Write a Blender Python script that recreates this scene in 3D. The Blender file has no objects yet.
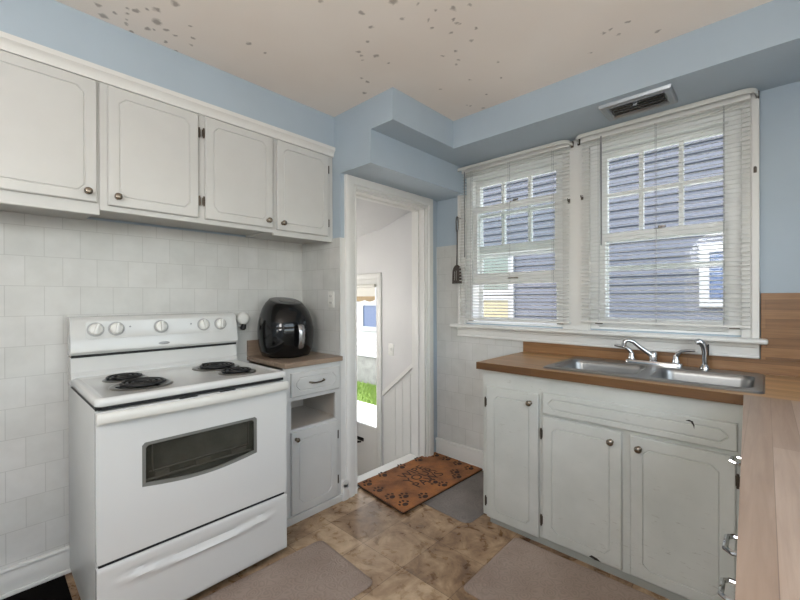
import bpy, bmesh, math, random
from math import sin, cos, pi, radians, sqrt
from mathutils import Vector, Matrix
random.seed(7)
SC = bpy.context.scene
COL = SC.collection

# ------------------------------------------------------------------ helpers
def loc_world(o):
    v = Vector((0, 0, 0))
    while o is not None:
        v += Vector(o.location); o = o.parent
    return v

def build(name, bm, mat, parent=None, smooth=False, angle=35, origin=None):
    """one mesh object; vertices are given in world coordinates"""
    base = loc_world(parent) if parent is not None else Vector(origin or (0, 0, 0))
    bmesh.ops.recalc_face_normals(bm, faces=bm.faces[:])
    bmesh.ops.translate(bm, verts=bm.verts[:], vec=-base)
    me = bpy.data.meshes.new(name)
    bm.to_mesh(me); bm.free()
    if smooth:
        for p in me.polygons: p.use_smooth = True
        me.set_sharp_from_angle(angle=radians(angle))
    me.materials.append(mat)
    o = bpy.data.objects.new(name, me)
    COL.objects.link(o)
    if parent is not None: o.parent = parent
    else: o.location = base
    return o

def tag(o, label=None, cat=None, group=None, kind=None):
    if label: o['label'] = label
    if cat: o['category'] = cat
    if group: o['group'] = group
    if kind: o['kind'] = kind
    return o

def thing(name, loc, label, cat, group=None):
    o = bpy.data.objects.new(name, None); COL.objects.link(o)
    o.empty_display_size = .05
    o.location = loc
    return tag(o, label, cat, group)

def struct(name, bm, mat, smooth=False):
    return tag(build(name, bm, mat, None, smooth), kind='structure')

def struct_root(name, loc=(0, 0, 0)):
    o = bpy.data.objects.new(name, None); COL.objects.link(o); o.location = loc
    o.empty_display_size = .05
    return tag(o, kind='structure')

def NB(): return bmesh.new()

def box(bm, x0, x1, y0, y1, z0, z1, bev=0, seg=2):
    x0, x1 = min(x0, x1), max(x0, x1); y0, y1 = min(y0, y1), max(y0, y1); z0, z1 = min(z0, z1), max(z0, z1)
    t = bmesh.new()
    bmesh.ops.create_cube(t, size=1)
    for v in t.verts:
        v.co = Vector(((x0 + x1) / 2 + v.co.x * (x1 - x0), (y0 + y1) / 2 + v.co.y * (y1 - y0), (z0 + z1) / 2 + v.co.z * (z1 - z0)))
    if bev:
        bmesh.ops.bevel(t, geom=t.edges[:], offset=min(bev, .45 * min(x1 - x0, y1 - y0, z1 - z0)), segments=seg, profile=.5, affect='EDGES')
    merge(bm, t)

def merge(bm, t, mtx=None):
    m = {}
    for v in t.verts:
        m[v] = bm.verts.new(mtx @ v.co if mtx else v.co)
    for f in t.faces:
        try: bm.faces.new([m[v] for v in f.verts])
        except ValueError: pass
    t.free()

def frame_for(d):
    d = Vector(d).normalized()
    a = Vector((0, 0, 1)) if abs(d.z) < .9 else Vector((1, 0, 0))
    u = d.cross(a).normalized(); w = d.cross(u).normalized()
    return u, w

def rings(bm, rs, cap0=True, cap1=True, closed=False):
    vs = [[bm.verts.new(p) for p in r] for r in rs]
    n = len(vs[0])
    pairs = list(zip(vs[:-1], vs[1:]))
    if closed: pairs.append((vs[-1], vs[0]))
    for a, b in pairs:
        for i in range(n):
            bm.faces.new((a[i], a[(i + 1) % n], b[(i + 1) % n], b[i]))
    if not closed:
        if cap0: bm.faces.new(vs[0][::-1])
        if cap1: bm.faces.new(vs[-1])
    return vs

def tube(bm, pts, r, n=8, closed=False, flat=1.0, up=None):
    """swept tube; r a number or list; flat squeezes along second axis"""
    pts = [Vector(p) for p in pts]
    N = len(pts); R = r if isinstance(r, (list, tuple)) else [r] * N
    rs = []; pu = None
    for i, p in enumerate(pts):
        if closed: d = pts[(i + 1) % N] - pts[i - 1]
        else: d = pts[min(i + 1, N - 1)] - pts[max(i - 1, 0)]
        d.normalize()
        if up is not None:
            u = Vector(up) - d * d.dot(Vector(up)); u.normalize()
        elif pu is None: u = frame_for(d)[0]
        else:
            u = pu - d * d.dot(pu)
            u = u.normalized() if u.length > 1e-6 else frame_for(d)[0]
        pu = u
        w = d.cross(u)
        rs.append([p + (u * cos(2 * pi * k / n) * flat + w * sin(2 * pi * k / n)) * R[i] for k in range(n)])
    rings(bm, rs, closed=closed)

def cyl(bm, p0, p1, r0, r1=None, n=20):
    r1 = r0 if r1 is None else r1
    p0, p1 = Vector(p0), Vector(p1)
    u, w = frame_for(p1 - p0)
    rings(bm, [[p + (u * cos(2 * pi * k / n) + w * sin(2 * pi * k / n)) * r for k in range(n)] for p, r in ((p0, r0), (p1, r1))])

def lathe(bm, prof, c, axis=(0, 0, 1), n=24, sx=1, sy=1, cap0=True, cap1=True):
    c = Vector(c); ax = Vector(axis).normalized(); u, w = frame_for(ax)
    rings(bm, [[c + ax * h + (u * cos(2 * pi * k / n) * sx + w * sin(2 * pi * k / n) * sy) * max(r, 1e-4) for k in range(n)] for r, h in prof], cap0, cap1)

def rrect(x0, x1, y0, y1, r, n=6):
    out = []
    for cx, cy, a0 in ((x1 - r, y1 - r, 0), (x0 + r, y1 - r, 90), (x0 + r, y0 + r, 180), (x1 - r, y0 + r, 270)):
        for k in range(n + 1):
            a = radians(a0 + 90 * k / n)
            out.append((cx + r * cos(a), cy + r * sin(a)))
    return out

def rect(x0, x1, y0, y1): return [(x0, y0), (x1, y0), (x1, y1), (x0, y1)]

def plate(bm, outer, holes, h0, h1, mp):
    """extruded 2-D outline with holes; mp(a, b, h) -> 3-D"""
    t = bmesh.new(); edges = []; loops = []
    for lp in [outer] + list(holes):
        vs = [t.verts.new((a, b, 0)) for a, b in lp]
        loops.append(lp)
        for i in range(len(vs)): edges.append(t.edges.new((vs[i], vs[(i + 1) % len(vs)])))
    bmesh.ops.triangle_fill(t, use_beauty=True, use_dissolve=False, edges=edges, normal=(0, 0, 1))
    t.verts.index_update()
    tris = [[(v.co.x, v.co.y) for v in f.verts] for f in t.faces]
    t.free()
    cache = {}
    def V(a, b, h):
        k = (round(a, 6), round(b, 6), h)
        if k not in cache: cache[k] = bm.verts.new(mp(a, b, h))
        return cache[k]
    for f in tris:
        for h in (h0, h1):
            try: bm.faces.new([V(a, b, h) for a, b in f])
            except ValueError: pass
    for lp in loops:
        for i in range(len(lp)):
            a, b = lp[i], lp[(i + 1) % len(lp)]
            try: bm.faces.new((V(*a, h0), V(*b, h0), V(*b, h1), V(*a, h1)))
            except ValueError: pass

XY = lambda a, b, h: (a, b, h)
XZ = lambda a, b, h: (a, h, b)      # wall facing y
YZ = lambda a, b, h: (h, a, b)      # wall facing x

def text_bm(bm, body, size, mtx, depth=.0004, align='CENTER'):
    cu = bpy.data.curves.new('txt', 'FONT'); cu.body = body; cu.size = size
    cu.align_x = align; cu.align_y = 'CENTER'; cu.extrude = depth
    o = bpy.data.objects.new('txt', cu); COL.objects.link(o)
    bpy.context.view_layer.update()
    dg = bpy.context.evaluated_depsgraph_get()
    me = bpy.data.meshes.new_from_object(o.evaluated_get(dg))
    t = bmesh.new(); t.from_mesh(me)
    bpy.data.objects.remove(o); bpy.data.curves.remove(cu); bpy.data.meshes.remove(me)
    merge(bm, t, mtx)

# ------------------------------------------------------------------ materials
def srgb(r, g, b):
    f = lambda c: (c / 255 / 12.92) if c <= 10 else ((c / 255 + .055) / 1.055) ** 2.4
    return (f(r), f(g), f(b), 1)

class M:
    def __init__(s, name, col=(.8, .8, .8, 1), rough=.5, metal=0, spec=.5):
        s.m = bpy.data.materials.new(name); s.m.use_nodes = True
        s.n = s.m.node_tree.nodes; s.l = s.m.node_tree.links
        s.b = s.n['Principled BSDF']
        s.b.inputs['Base Color'].default_value = col
        s.b.inputs['Roughness'].default_value = rough
        s.b.inputs['Metallic'].default_value = metal
        s.b.inputs['Specular IOR Level'].default_value = spec
    def node(s, t, **k):
        n = s.n.new(t)
        for a, v in k.items(): setattr(n, a, v)
        return n
    def link(s, a, b): s.l.new(a, b)
    def coord(s, swz=None, scale=(1, 1, 1), rot=(0, 0, 0)):
        c = s.node('ShaderNodeTexCoord').outputs['Object']
        if swz:
            sp = s.node('ShaderNodeSeparateXYZ'); s.link(c, sp.inputs[0])
            cb = s.node('ShaderNodeCombineXYZ')
            for i, ch in enumerate(swz):
                s.link(sp.outputs['XYZ'.index(ch)], cb.inputs[i])
            c = cb.outputs[0]
        mp = s.node('ShaderNodeMapping'); s.link(c, mp.inputs[0])
        mp.inputs['Scale'].default_value = scale; mp.inputs['Rotation'].default_value = rot
        return mp.outputs[0]
    def noise(s, vec, scale=5, detail=4, rough=.55, dist=0):
        n = s.node('ShaderNodeTexNoise'); s.link(vec, n.inputs['Vector'])
        n.inputs['Scale'].default_value = scale; n.inputs['Detail'].default_value = detail
        n.inputs['Roughness'].default_value = rough; n.inputs['Distortion'].default_value = dist
        return n.outputs['Fac']
    def ramp(s, fac, stops):
        r = s.node('ShaderNodeValToRGB'); s.link(fac, r.inputs[0])
        e = r.color_ramp.elements
        while len(e) < len(stops): e.new(.5)
        for i, (p, c) in enumerate(stops):
            e[i].position = p; e[i].color = c if len(c) == 4 else (*c, 1)
        return r.outputs[0]
    def mix(s, fac, a, b, mode='MIX'):
        m = s.node('ShaderNodeMix', data_type='RGBA', blend_type=mode)
        for sock, v in ((m.inputs[0], fac), (m.inputs[6], a), (m.inputs[7], b)):
            if hasattr(v, 'links'): s.link(v, sock)
            else: sock.default_value = v
        return m.outputs[2]
    def math(s, op, a, b=0.0, clamp=False):
        m = s.node('ShaderNodeMath', operation=op); m.use_clamp = clamp
        for sock, v in ((m.inputs[0], a), (m.inputs[1], b)):
            if hasattr(v, 'links'): s.link(v, sock)
            else: sock.default_value = v
        return m.outputs[0]
    def color(s, c): s.link(c, s.b.inputs['Base Color'])
    def rough(s, c): s.link(c, s.b.inputs['Roughness'])
    def bump(s, h, strength=.3, dist=.01):
        b = s.node('ShaderNodeBump'); s.link(h, b.inputs['Height'])
        b.inputs['Strength'].default_value = strength; b.inputs['Distance'].default_value = dist
        s.link(b.outputs[0], s.b.inputs['Normal'])

def paint(name, col, rough=.55, var=.06, scale=3, bump=.03):
    m = M(name, col, rough)
    v = m.coord()
    n = m.noise(v, scale, 4)
    d = tuple(c * (1 - var) for c in col[:3]) + (1,); u = tuple(min(1, c * (1 + var)) for c in col[:3]) + (1,)
    m.color(m.ramp(n, [(.3, d), (.7, u)]))
    m.bump(m.noise(v, 90, 3), bump, .004)
    return m

MT = {}
MT['blue'] = paint('blue wall paint', srgb(174, 188, 199), .6, .03)
MT['white_trim'] = paint('white trim paint', srgb(222, 221, 217), .38, .025)
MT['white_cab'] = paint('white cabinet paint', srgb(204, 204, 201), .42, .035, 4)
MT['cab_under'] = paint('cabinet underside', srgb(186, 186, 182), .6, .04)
MT['cab_inside'] = paint('cabinet interior', srgb(196, 188, 178), .6, .06)
MT['stair_wall'] = paint('stairwell wall paint', srgb(212, 211, 210), .6, .02)
MT['outer'] = paint('outer wall', srgb(205, 205, 200), .7, .04)

def tile_mat(name, swz, ox=0, oz=0):
    m = M(name, rough=.33)
    v = m.coord(swz)
    ad = m.node('ShaderNodeVectorMath', operation='ADD'); m.link(v, ad.inputs[0]); ad.inputs[1].default_value = (ox, oz, 0)
    b = m.node('ShaderNodeTexBrick'); m.link(ad.outputs[0], b.inputs['Vector'])
    b.offset = .5; b.offset_frequency = 2
    b.inputs['Scale'].default_value = 1; b.inputs['Brick Width'].default_value = .128; b.inputs['Row Height'].default_value = .1335
    b.inputs['Mortar Size'].default_value = .0016; b.inputs['Mortar Smooth'].default_value = .35
    b.inputs['Color1'].default_value = srgb(206, 205, 202); b.inputs['Color2'].default_value = srgb(199, 199, 195)
    b.inputs['Mortar'].default_value = srgb(177, 176, 172)
    n = m.noise(v, 9, 5)
    m.color(m.mix(.25, b.outputs['Color'], m.ramp(n, [(.35, srgb(190, 189, 184)), (.65, srgb(222, 222, 218))])))
    m.bump(b.outputs['Fac'], -.5, .002)
    return m
MT['tile_x'] = tile_mat('white wall tile across', 'YZX', .0555, .002)
MT['tile_y'] = tile_mat('white wall tile along', 'XZY', .03, .002)

# ceiling: plaster with explicit brown stains
def ceiling_mat(spots):
    m = M('stained plaster ceiling', rough=.75)
    v = m.coord()
    nz = m.node('ShaderNodeTexNoise'); m.link(v, nz.inputs['Vector']); nz.inputs['Scale'].default_value = 38; nz.inputs['Detail'].default_value = 3
    sub = m.node('ShaderNodeVectorMath', operation='SUBTRACT'); m.link(nz.outputs['Color'], sub.inputs[0]); sub.inputs[1].default_value = (.5, .5, .5)
    sc = m.node('ShaderNodeVectorMath', operation='SCALE'); m.link(sub.outputs[0], sc.inputs[0]); sc.inputs['Scale'].default_value = .035
    ad = m.node('ShaderNodeVectorMath', operation='ADD'); m.link(v, ad.inputs[0]); m.link(sc.outputs[0], ad.inputs[1])
    fl = m.node('ShaderNodeVectorMath', operation='MULTIPLY'); m.link(ad.outputs[0], fl.inputs[0]); fl.inputs[1].default_value = (1, 1, 0)
    acc = None
    for x, y, r, d in spots:
        ds = m.node('ShaderNodeVectorMath', operation='DISTANCE'); m.link(fl.outputs[0], ds.inputs[0]); ds.inputs[1].default_value = (x, y, 0)
        mr = m.node('ShaderNodeMapRange'); m.link(ds.outputs['Value'], mr.inputs[0])
        mr.inputs[1].default_value = r * 1.25; mr.inputs[2].default_value = r * .55; mr.inputs[3].default_value = 0; mr.inputs[4].default_value = d
        acc = mr.outputs[0] if acc is None else m.math('MAXIMUM', acc, mr.outputs[0])
    n = m.noise(v, 1.6, 3)
    base = m.ramp(n, [(.3, srgb(234, 223, 213)), (.7, srgb(240, 231, 222))])
    m.color(m.mix(acc, base, srgb(126, 112, 99)))
    m.bump(m.noise(v, 60, 3), .06, .004)
    return m

def wood_mat(name, along, c1, c2, strip=.075, length=1.6, tone=1.0, rough=.32, grain=1.0):
    """laminate printed with long strips of timber; along = swizzle putting the strip direction first"""
    m = M(name, rough=rough)
    v = m.coord(along)
    b = m.node('ShaderNodeTexBrick'); m.link(v, b.inputs['Vector'])
    b.offset = .37; b.inputs['Scale'].default_value = 1
    b.inputs['Brick Width'].default_value = length; b.inputs['Row Height'].default_value = strip
    b.inputs['Mortar Size'].default_value = .0007; b.inputs['Mortar Smooth'].default_value = .3
    b.inputs['Color1'].default_value = c1; b.inputs['Color2'].default_value = c2
    b.inputs['Mortar'].default_value = tuple(c * .72 for c in c2[:3]) + (1,)
    mp = m.node('ShaderNodeMapping'); m.link(v, mp.inputs[0]); mp.inputs['Scale'].default_value = (2.2, 38, 38)
    g = m.noise(mp.outputs[0], 1.6, 6, .62, .6)
    mp2 = m.node('ShaderNodeMapping'); m.link(v, mp2.inputs[0]); mp2.inputs['Scale'].default_value = (.9, 9, 9)
    g2 = m.noise(mp2.outputs[0], 1.3, 4, .6, 1.0)
    mul = m.ramp(g, [(.28, (.66, .60, .55)), (.62, (1.06, 1.05, 1.03))])
    mul2 = m.ramp(g2, [(.25, (.80, .77, .75)), (.7, (1.06, 1.05, 1.05))])
    c = m.mix(.8 * grain, b.outputs['Color'], mul, 'MULTIPLY')
    c = m.mix(min(1, .9 * grain), c, mul2, 'MULTIPLY')
    m.color(c)
    return m
MT['wood_x'] = wood_mat('butcher block laminate along sink', 'XYZ', srgb(203, 162, 113), srgb(170, 131, 87), .06)
MT['wood_y'] = wood_mat('butcher block laminate along side', 'YXZ', srgb(178, 158, 141), srgb(146, 124, 106), .052, 2.4, rough=.34, grain=.7)
MT['wood_edge'] = wood_mat('laminate front edge', 'XZY', srgb(114, 82, 50), srgb(98, 68, 42), .05)
MT['wood_wall'] = wood_mat('wood laminate wall panel', 'XZY', srgb(160, 121, 82), srgb(114, 83, 54), .045, 1.3, grain=1.1)
MT['wood_grey'] = wood_mat('weathered laminate', 'YXZ', srgb(164, 146, 128), srgb(146, 128, 112), .06, .9)
MT['wood_grey_edge'] = wood_mat('weathered laminate edge', 'YZX', srgb(160, 141, 124), srgb(140, 122, 106), .06, .9)

def floor_mat():
    m = M('brown mottled vinyl tile', rough=.3)
    v = m.coord()
    ad = m.node('ShaderNodeVectorMath', operation='ADD'); m.link(v, ad.inputs[0]); ad.inputs[1].default_value = (1.257, -1.632, 0)
    b = m.node('ShaderNodeTexBrick'); m.link(ad.outputs[0], b.inputs['Vector'])
    b.offset = 0; b.squash = 1
    b.inputs['Scale'].default_value = 1; b.inputs['Brick Width'].default_value = .275; b.inputs['Row Height'].default_value = .275
    b.inputs['Mortar Size'].default_value = .0016; b.inputs['Mortar Smooth'].default_value = .3
    b.inputs['Color1'].default_value = (.15, .15, .15, 1); b.inputs['Color2'].default_value = (.85, .85, .85, 1); b.inputs['Mortar'].default_value = (.25, .25, .25, 1)
    n = m.noise(v, 5.5, 6, .6, 1.4)
    n2 = m.noise(v, 16, 5, .6, .8)
    f = m.math('ADD', m.math('MULTIPLY', n, .62), m.math('MULTIPLY', n2, .24))
    sp = m.node('ShaderNodeSeparateColor'); m.link(b.outputs['Color'], sp.inputs[0])
    f = m.math('ADD', f, m.math('MULTIPLY', sp.outputs[0], .2))
    c = m.ramp(f, [(.34, srgb(84, 60, 42)), (.45, srgb(126, 98, 72)), (.56, srgb(166, 138, 108)), (.70, srgb(206, 180, 148))])
    c = m.mix(m.math('MULTIPLY', b.outputs['Fac'], .55), c, srgb(62, 44, 30))
    m.color(c)
    m.rough(m.math('ADD', m.math('MULTIPLY', n2, .25), .17))
    m.bump(b.outputs['Fac'], -.25, .002)
    return m
MT['floor'] = floor_mat()
MT['floor_shade'] = M('painted floor shade', srgb(9, 7, 6), .85, 0, .08)

def worn_mat():
    m = M('worn grey white cabinet paint', rough=.45)
    v = m.coord()
    n = m.noise(v, 3.5, 5)
    base = m.ramp(n, [(.3, srgb(186, 188, 182)), (.7, srgb(202, 203, 197))])
    mp = m.node('ShaderNodeMapping'); m.link(v, mp.inputs[0]); mp.inputs['Scale'].default_value = (3, 3, 14)
    sc = m.noise(mp.outputs[0], 7, 6, .7, .5)
    mask = m.ramp(sc, [(.60, (0, 0, 0)), (.70, (.6, .6, .6))])
    sm = m.noise(v, 2.2, 3)
    mask2 = m.math('MULTIPLY', m.ramp(sm, [(.42, (0, 0, 0)), (.6, (1, 1, 1))]), mask)
    m.color(m.mix(mask2, base, srgb(122, 112, 98)))
    m.bump(m.noise(v, 70, 3), .04, .003)
    return m
MT['worn'] = worn_mat()
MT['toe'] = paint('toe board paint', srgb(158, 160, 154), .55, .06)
MT['chip'] = M('chipped dark wood', srgb(38, 32, 27), .7).m

MT['enamel'] = M('white enamel', srgb(211, 211, 208), .17).m
MT['enamel_warm'] = M('off white plastic handle', srgb(212, 210, 203), .3).m
MT['enamel_side'] = paint('grey white enamel side', srgb(206, 206, 202), .3, .03, 5)
MT['black_gap'] = M('black seam', srgb(16, 16, 16), .6).m
MT['knob_white'] = M('white knob plastic', srgb(228, 227, 222), .3).m
MT['knob_ring'] = M('grey dial print', srgb(168, 168, 166), .4).m
MT['badge'] = M('grey badge', srgb(150, 150, 150), .3, .6).m
MT['coil'] = M('black coil element', srgb(20, 20, 21), .42).m
MT['pan'] = M('drip pan', srgb(120, 118, 114), .28, .85).m
MT['oven_glass'] = M('oven frame glass', srgb(116, 116, 111), .12).m
MT['oven_in'] = paint('oven cavity', srgb(118, 116, 110), .5, .25, 9)
MT['rack'] = M('oven rack', srgb(150, 147, 140), .4, .6).m
MT['steel'] = M('brushed steel', srgb(170, 170, 170), .3, 1).m
def steel_mat():
    m = M('brushed sink steel', srgb(150, 150, 149), .3, 1)
    v = m.coord(None, (1, 60, 60)); m.rough(m.math('ADD', m.math('MULTIPLY', m.noise(v, 6, 3), .2), .25))
    return m.m
MT['sink'] = steel_mat()
MT['chrome'] = M('chrome', srgb(205, 206, 208), .1, 1).m
MT['nickel'] = M('aged nickel knob', srgb(140, 130, 118), .25, 1).m
MT['hinge'] = M('dark hinge', srgb(92, 84, 75), .35, .8).m
MT['fryer'] = M('glossy black plastic', srgb(14, 14, 15), .12).m
MT['fryer_grey'] = M('dark grey panel', srgb(86, 86, 86), .35).m
MT['fryer_disp'] = M('black display', srgb(10, 10, 12), .15).m
MT['silver'] = M('silver handle', srgb(178, 178, 180), .25, .9).m
MT['matte_black'] = M('matte black', srgb(22, 22, 23), .55).m
MT['blind'] = M('white blind slat', srgb(240, 240, 238), .45).m
MT['blind'] = MT['blind']
_nt = MT['blind'].node_tree; _tr = _nt.nodes.new('ShaderNodeBsdfTranslucent'); _tr.inputs[0].default_value = srgb(232, 232, 230)
_mx = _nt.nodes.new('ShaderNodeMixShader'); _mx.inputs[0].default_value = .45
_nt.links.new(_nt.nodes['Principled BSDF'].outputs[0], _mx.inputs[1]); _nt.links.new(_tr.outputs[0], _mx.inputs[2]); _nt.links.new(_mx.outputs[0], _nt.nodes['Material Output'].inputs[0])
MT['blind_rail'] = M('blind rail', srgb(222, 221, 217), .45).m
MT['cord'] = M('blind cord', srgb(150, 150, 152), .7).m
MT['wand'] = M('grey wand', srgb(110, 110, 112), .35).m
MT['rod'] = M('curtain rod enamel', srgb(206, 205, 198), .35).m
MT['spatula'] = paint('dark brown turner', srgb(52, 42, 35), .5, .2, 30)
MT['plastic_white'] = M('white plastic plate', srgb(226, 225, 220), .35).m
MT['slot'] = M('dark slot', srgb(50, 48, 46), .6).m
MT['vent'] = M('silver register', srgb(178, 182, 186), .3, .85).m
MT['sash'] = paint('white sash paint', srgb(242, 242, 240), .4, .02)
MT['shade'] = M('white roller shade', srgb(226, 224, 216), .8).m
MT['valance'] = paint('tan valance', srgb(186, 164, 132), .8, .08, 20)
MT['handle_black'] = M('black lever', srgb(28, 28, 30), .35, .4).m
MT['siding'] = paint('blue grey siding', srgb(66, 71, 84), .6, .03)
MT['stone'] = paint('grey foundation', srgb(112, 111, 108), .85, .22, 7)
MT['nglass'] = M('neighbour window glass', srgb(70, 84, 112), .08).m
MT['nglass_y'] = M('neighbour blind behind glass', srgb(132, 126, 102), .35).m
MT['nglass_d'] = M('dark neighbour window glass', srgb(74, 88, 88), .08).m
MT['grass'] = paint('grass', srgb(100, 124, 44), .8, .3, 30)
MT['soil'] = paint('lawn base', srgb(96, 120, 48), .9, .3, 20)
MT['concrete'] = paint('pale concrete', srgb(206, 203, 196), .85, .06, 6)

def glass_mat():
    m = bpy.data.materials.new('window glass'); m.use_nodes = True
    n, l = m.node_tree.nodes, m.node_tree.links
    n.remove(n['Principled BSDF'])
    t = n.new('ShaderNodeBsdfTransparent'); t.inputs[0].default_value = (.95, .97, .97, 1)
    g = n.new('ShaderNodeBsdfGlossy'); g.inputs['Roughness'].default_value = .02
    lw = n.new('ShaderNodeLayerWeight'); lw.inputs[0].default_value = .5
    pw = n.new('ShaderNodeMath'); pw.operation = 'POWER'; l.new(lw.outputs['Facing'], pw.inputs[0]); pw.inputs[1].default_value = 5
    fr = n.new('ShaderNodeMath'); fr.operation = 'MULTIPLY_ADD'; l.new(pw.outputs[0], fr.inputs[0]); fr.inputs[1].default_value = .8; fr.inputs[2].default_value = .014
    mx = n.new('ShaderNodeMixShader')
    l.new(fr.outputs[0], mx.inputs[0]); l.new(t.outputs[0], mx.inputs[1]); l.new(g.outputs[0], mx.inputs[2])
    l.new(mx.outputs[0], n['Material Output'].inputs[0])
    return m
MT['glass'] = glass_mat()
def dark_glass():
    m = glass_mat(); m.name = 'tinted oven glass'
    for n in m.node_tree.nodes:
        if n.type == 'BSDF_TRANSPARENT': n.inputs[0].default_value = (.74, .74, .72, 1)
    return m
MT['oven_pane'] = dark_glass()

def coir_mat():
    m = M('orange coir', rough=.95)
    v = m.coord()
    n = m.noise(v, 7, 3); n2 = m.noise(v, 260, 2)
    c = m.ramp(n, [(.3, srgb(112, 74, 48)), (.5, srgb(150, 100, 62)), (.7, srgb(176, 114, 62))])
    m.color(m.mix(.55, c, m.ramp(n2, [(.3, (.5, .45, .42)), (.7, (1.15, 1.1, 1.05))]), 'MULTIPLY'))
    m.bump(n2, .8, .004)
    return m.m
MT['coir'] = coir_mat()
MT['coir_dark'] = M('dark print', srgb(58, 38, 30), .95).m
MT['coir_edge'] = M('dark rubber backing', srgb(40, 28, 22), .8).m

def mat_mat(name, a, b, pat):
    m = M(name, rough=.75)
    v = m.coord()
    nz = m.node('ShaderNodeTexNoise'); m.link(v, nz.inputs['Vector']); nz.inputs['Scale'].default_value = 14; nz.inputs['Detail'].default_value = 1
    sc = m.node('ShaderNodeVectorMath', operation='SCALE'); m.link(nz.outputs['Color'], sc.inputs[0]); sc.inputs['Scale'].default_value = .05
    ad = m.node('ShaderNodeVectorMath', operation='ADD'); m.link(v, ad.inputs[0]); m.link(sc.outputs[0], ad.inputs[1])
    vo = m.node('ShaderNodeTexVoronoi'); vo.feature = 'F1'; m.link(ad.outputs[0], vo.inputs['Vector']); vo.inputs['Scale'].default_value = pat
    w = m.math('SINE', m.math('MULTIPLY', vo.outputs['Distance'], 26))
    big = m.noise(v, 4, 4)
    c = m.ramp(big, [(.3, a), (.7, b)])
    c2 = m.mix(m.math('MULTIPLY', m.math('MAXIMUM', w, 0), .22), c, tuple(x * .45 for x in a[:3]) + (1,))
    m.color(c2)
    m.bump(w, .25, .003)
    return m.m
MT['mat_taupe'] = mat_mat('taupe embossed mat', srgb(146, 128, 117), srgb(166, 149, 137), 22)
MT['mat_grey'] = mat_mat('grey embossed mat', srgb(108, 101, 96), srgb(132, 124, 119), 20)

def unwrap(d):
    return {k: (v.m if isinstance(v, M) else v) for k, v in d.items()}
MT = unwrap(MT)

# ------------------------------------------------------------------ camera
f_px, yaw, pitch, roll, CH = 392.16, .75074, -.0026987, -.0031665, 1.27
F = Vector((-sin(yaw) * cos(pitch), cos(yaw) * cos(pitch), sin(pitch)))
R0 = Vector((cos(yaw), sin(yaw), 0)); U0 = R0.cross(F)
Rv = R0 * cos(roll) + U0 * sin(roll); Uv = -R0 * sin(roll) + U0 * cos(roll)
CAMP = Vector((0, 0, CH))
def unproj(u, v, axis, val):
    d = F + Rv * ((u - 400) / f_px) + Uv * ((300 - v) / f_px)
    t = (val - CAMP[axis]) / d[axis]
    return CAMP + d * t
cam = bpy.data.cameras.new('camera'); co = bpy.data.objects.new('camera', cam); COL.objects.link(co)
cam.sensor_width = 36; cam.lens = f_px / 800 * 36; cam.clip_start = .02
co.matrix_world = Matrix(((Rv.x, Uv.x, -F.x, CAMP.x), (Rv.y, Uv.y, -F.y, CAMP.y), (Rv.z, Uv.z, -F.z, CAMP.z), (0, 0, 0, 1)))
SC.camera = co

# ------------------------------------------------------------------ room dimensions
XL, XR, YB, YW, ZC = -2.40, .60, -1.60, 2.56, 2.44     # left, right, rear, window wall, ceiling
YE = 1.56                                              # end wall beside the small cabinet
XD = -1.97                                             # doorway wall
XU = -2.03                                             # upper cabinet face / soffit
YS = 2.135; ZS = 2.26                                  # window soffit

# ------------------------------------------------------------------ setting
b = NB(); plate(b, [(XL - .1, YB - .1), (XR + .1, YB - .1), (XR + .1, YW + .02), (XD - .1, YW + .02), (XD - .1, YE + .02), (XL - .1, YE + .02)], [], -.06, 0, XY)
struct('floor', b, MT['floor'])
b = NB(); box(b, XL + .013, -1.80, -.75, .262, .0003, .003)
struct('floor_shade_patch', b, MT['floor_shade'])  # shade beside the range, painted as a near-black patch on the floor

spots_px = [(98,5,7),(103,16,9),(115,13,5),(128,8,5),(127,14,5),(136,11,7),(147,9,4),(157,10,8),(175,4,9),(157,22,10),(148,29,5),(154,29,4),(166,30,6),(166,42,5),(175,35,4),(190,26,3.5),(194,38,3.5),(191,45,3),(127,20,3),(131,32,6),(175,51,5),(127,24,3),
            (249,44,6.5),(265,53,5),(321,2,3),(393,2,8),(362,12,7),(371,27,6),(368,41.5,4),(358.5,51.5,5),(361,56,3),(362,60.5,3),(376,56,6),(388,63,4.5),(367,82,4),(364,93,5),(361.5,78,2.5),
            (418,4,2.5),(436,10,4.5),(453.5,8.5,7.5),(471,5,3),(403,19,2.5),(429,20,2.5),(432,28,3.5),(453,20,3.5),(456,23,2),(460,23.5,3),(450.5,33,4),(476,28,3.5),(471,41,2.5),(455.5,51,4),(442,56,3.5),(458,60,2),(456,64.5,2.5),(498,62,2.5),(501,78,3.5),(470,80,1.5),(440.5,89.5,2.2),(487,94.5,4),(467,105,2.5),(471,106,3),(483,108,4),
            (604,33,5),(610.5,29,5),(618,34.5,2.5),(627.5,22,4),(658,31,5.5),(591,53,1.8)]
spots = []
for u, v, d in spots_px:
    p = unproj(u, max(v, 1), 2, ZC); q = unproj(u + d / 2, max(v, 1), 2, ZC)
    spots.append((p.x, p.y, max(.008, min(.06, (q - p).length * .85)), .62 if d > 3 else .5))
MT['ceiling'] = ceiling_mat(spots).m
b = NB(); box(b, XL - .1, XR + .1, YB - .1, YW + .1, ZC, ZC + .08)
struct('ceiling', b, MT['ceiling'])

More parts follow.
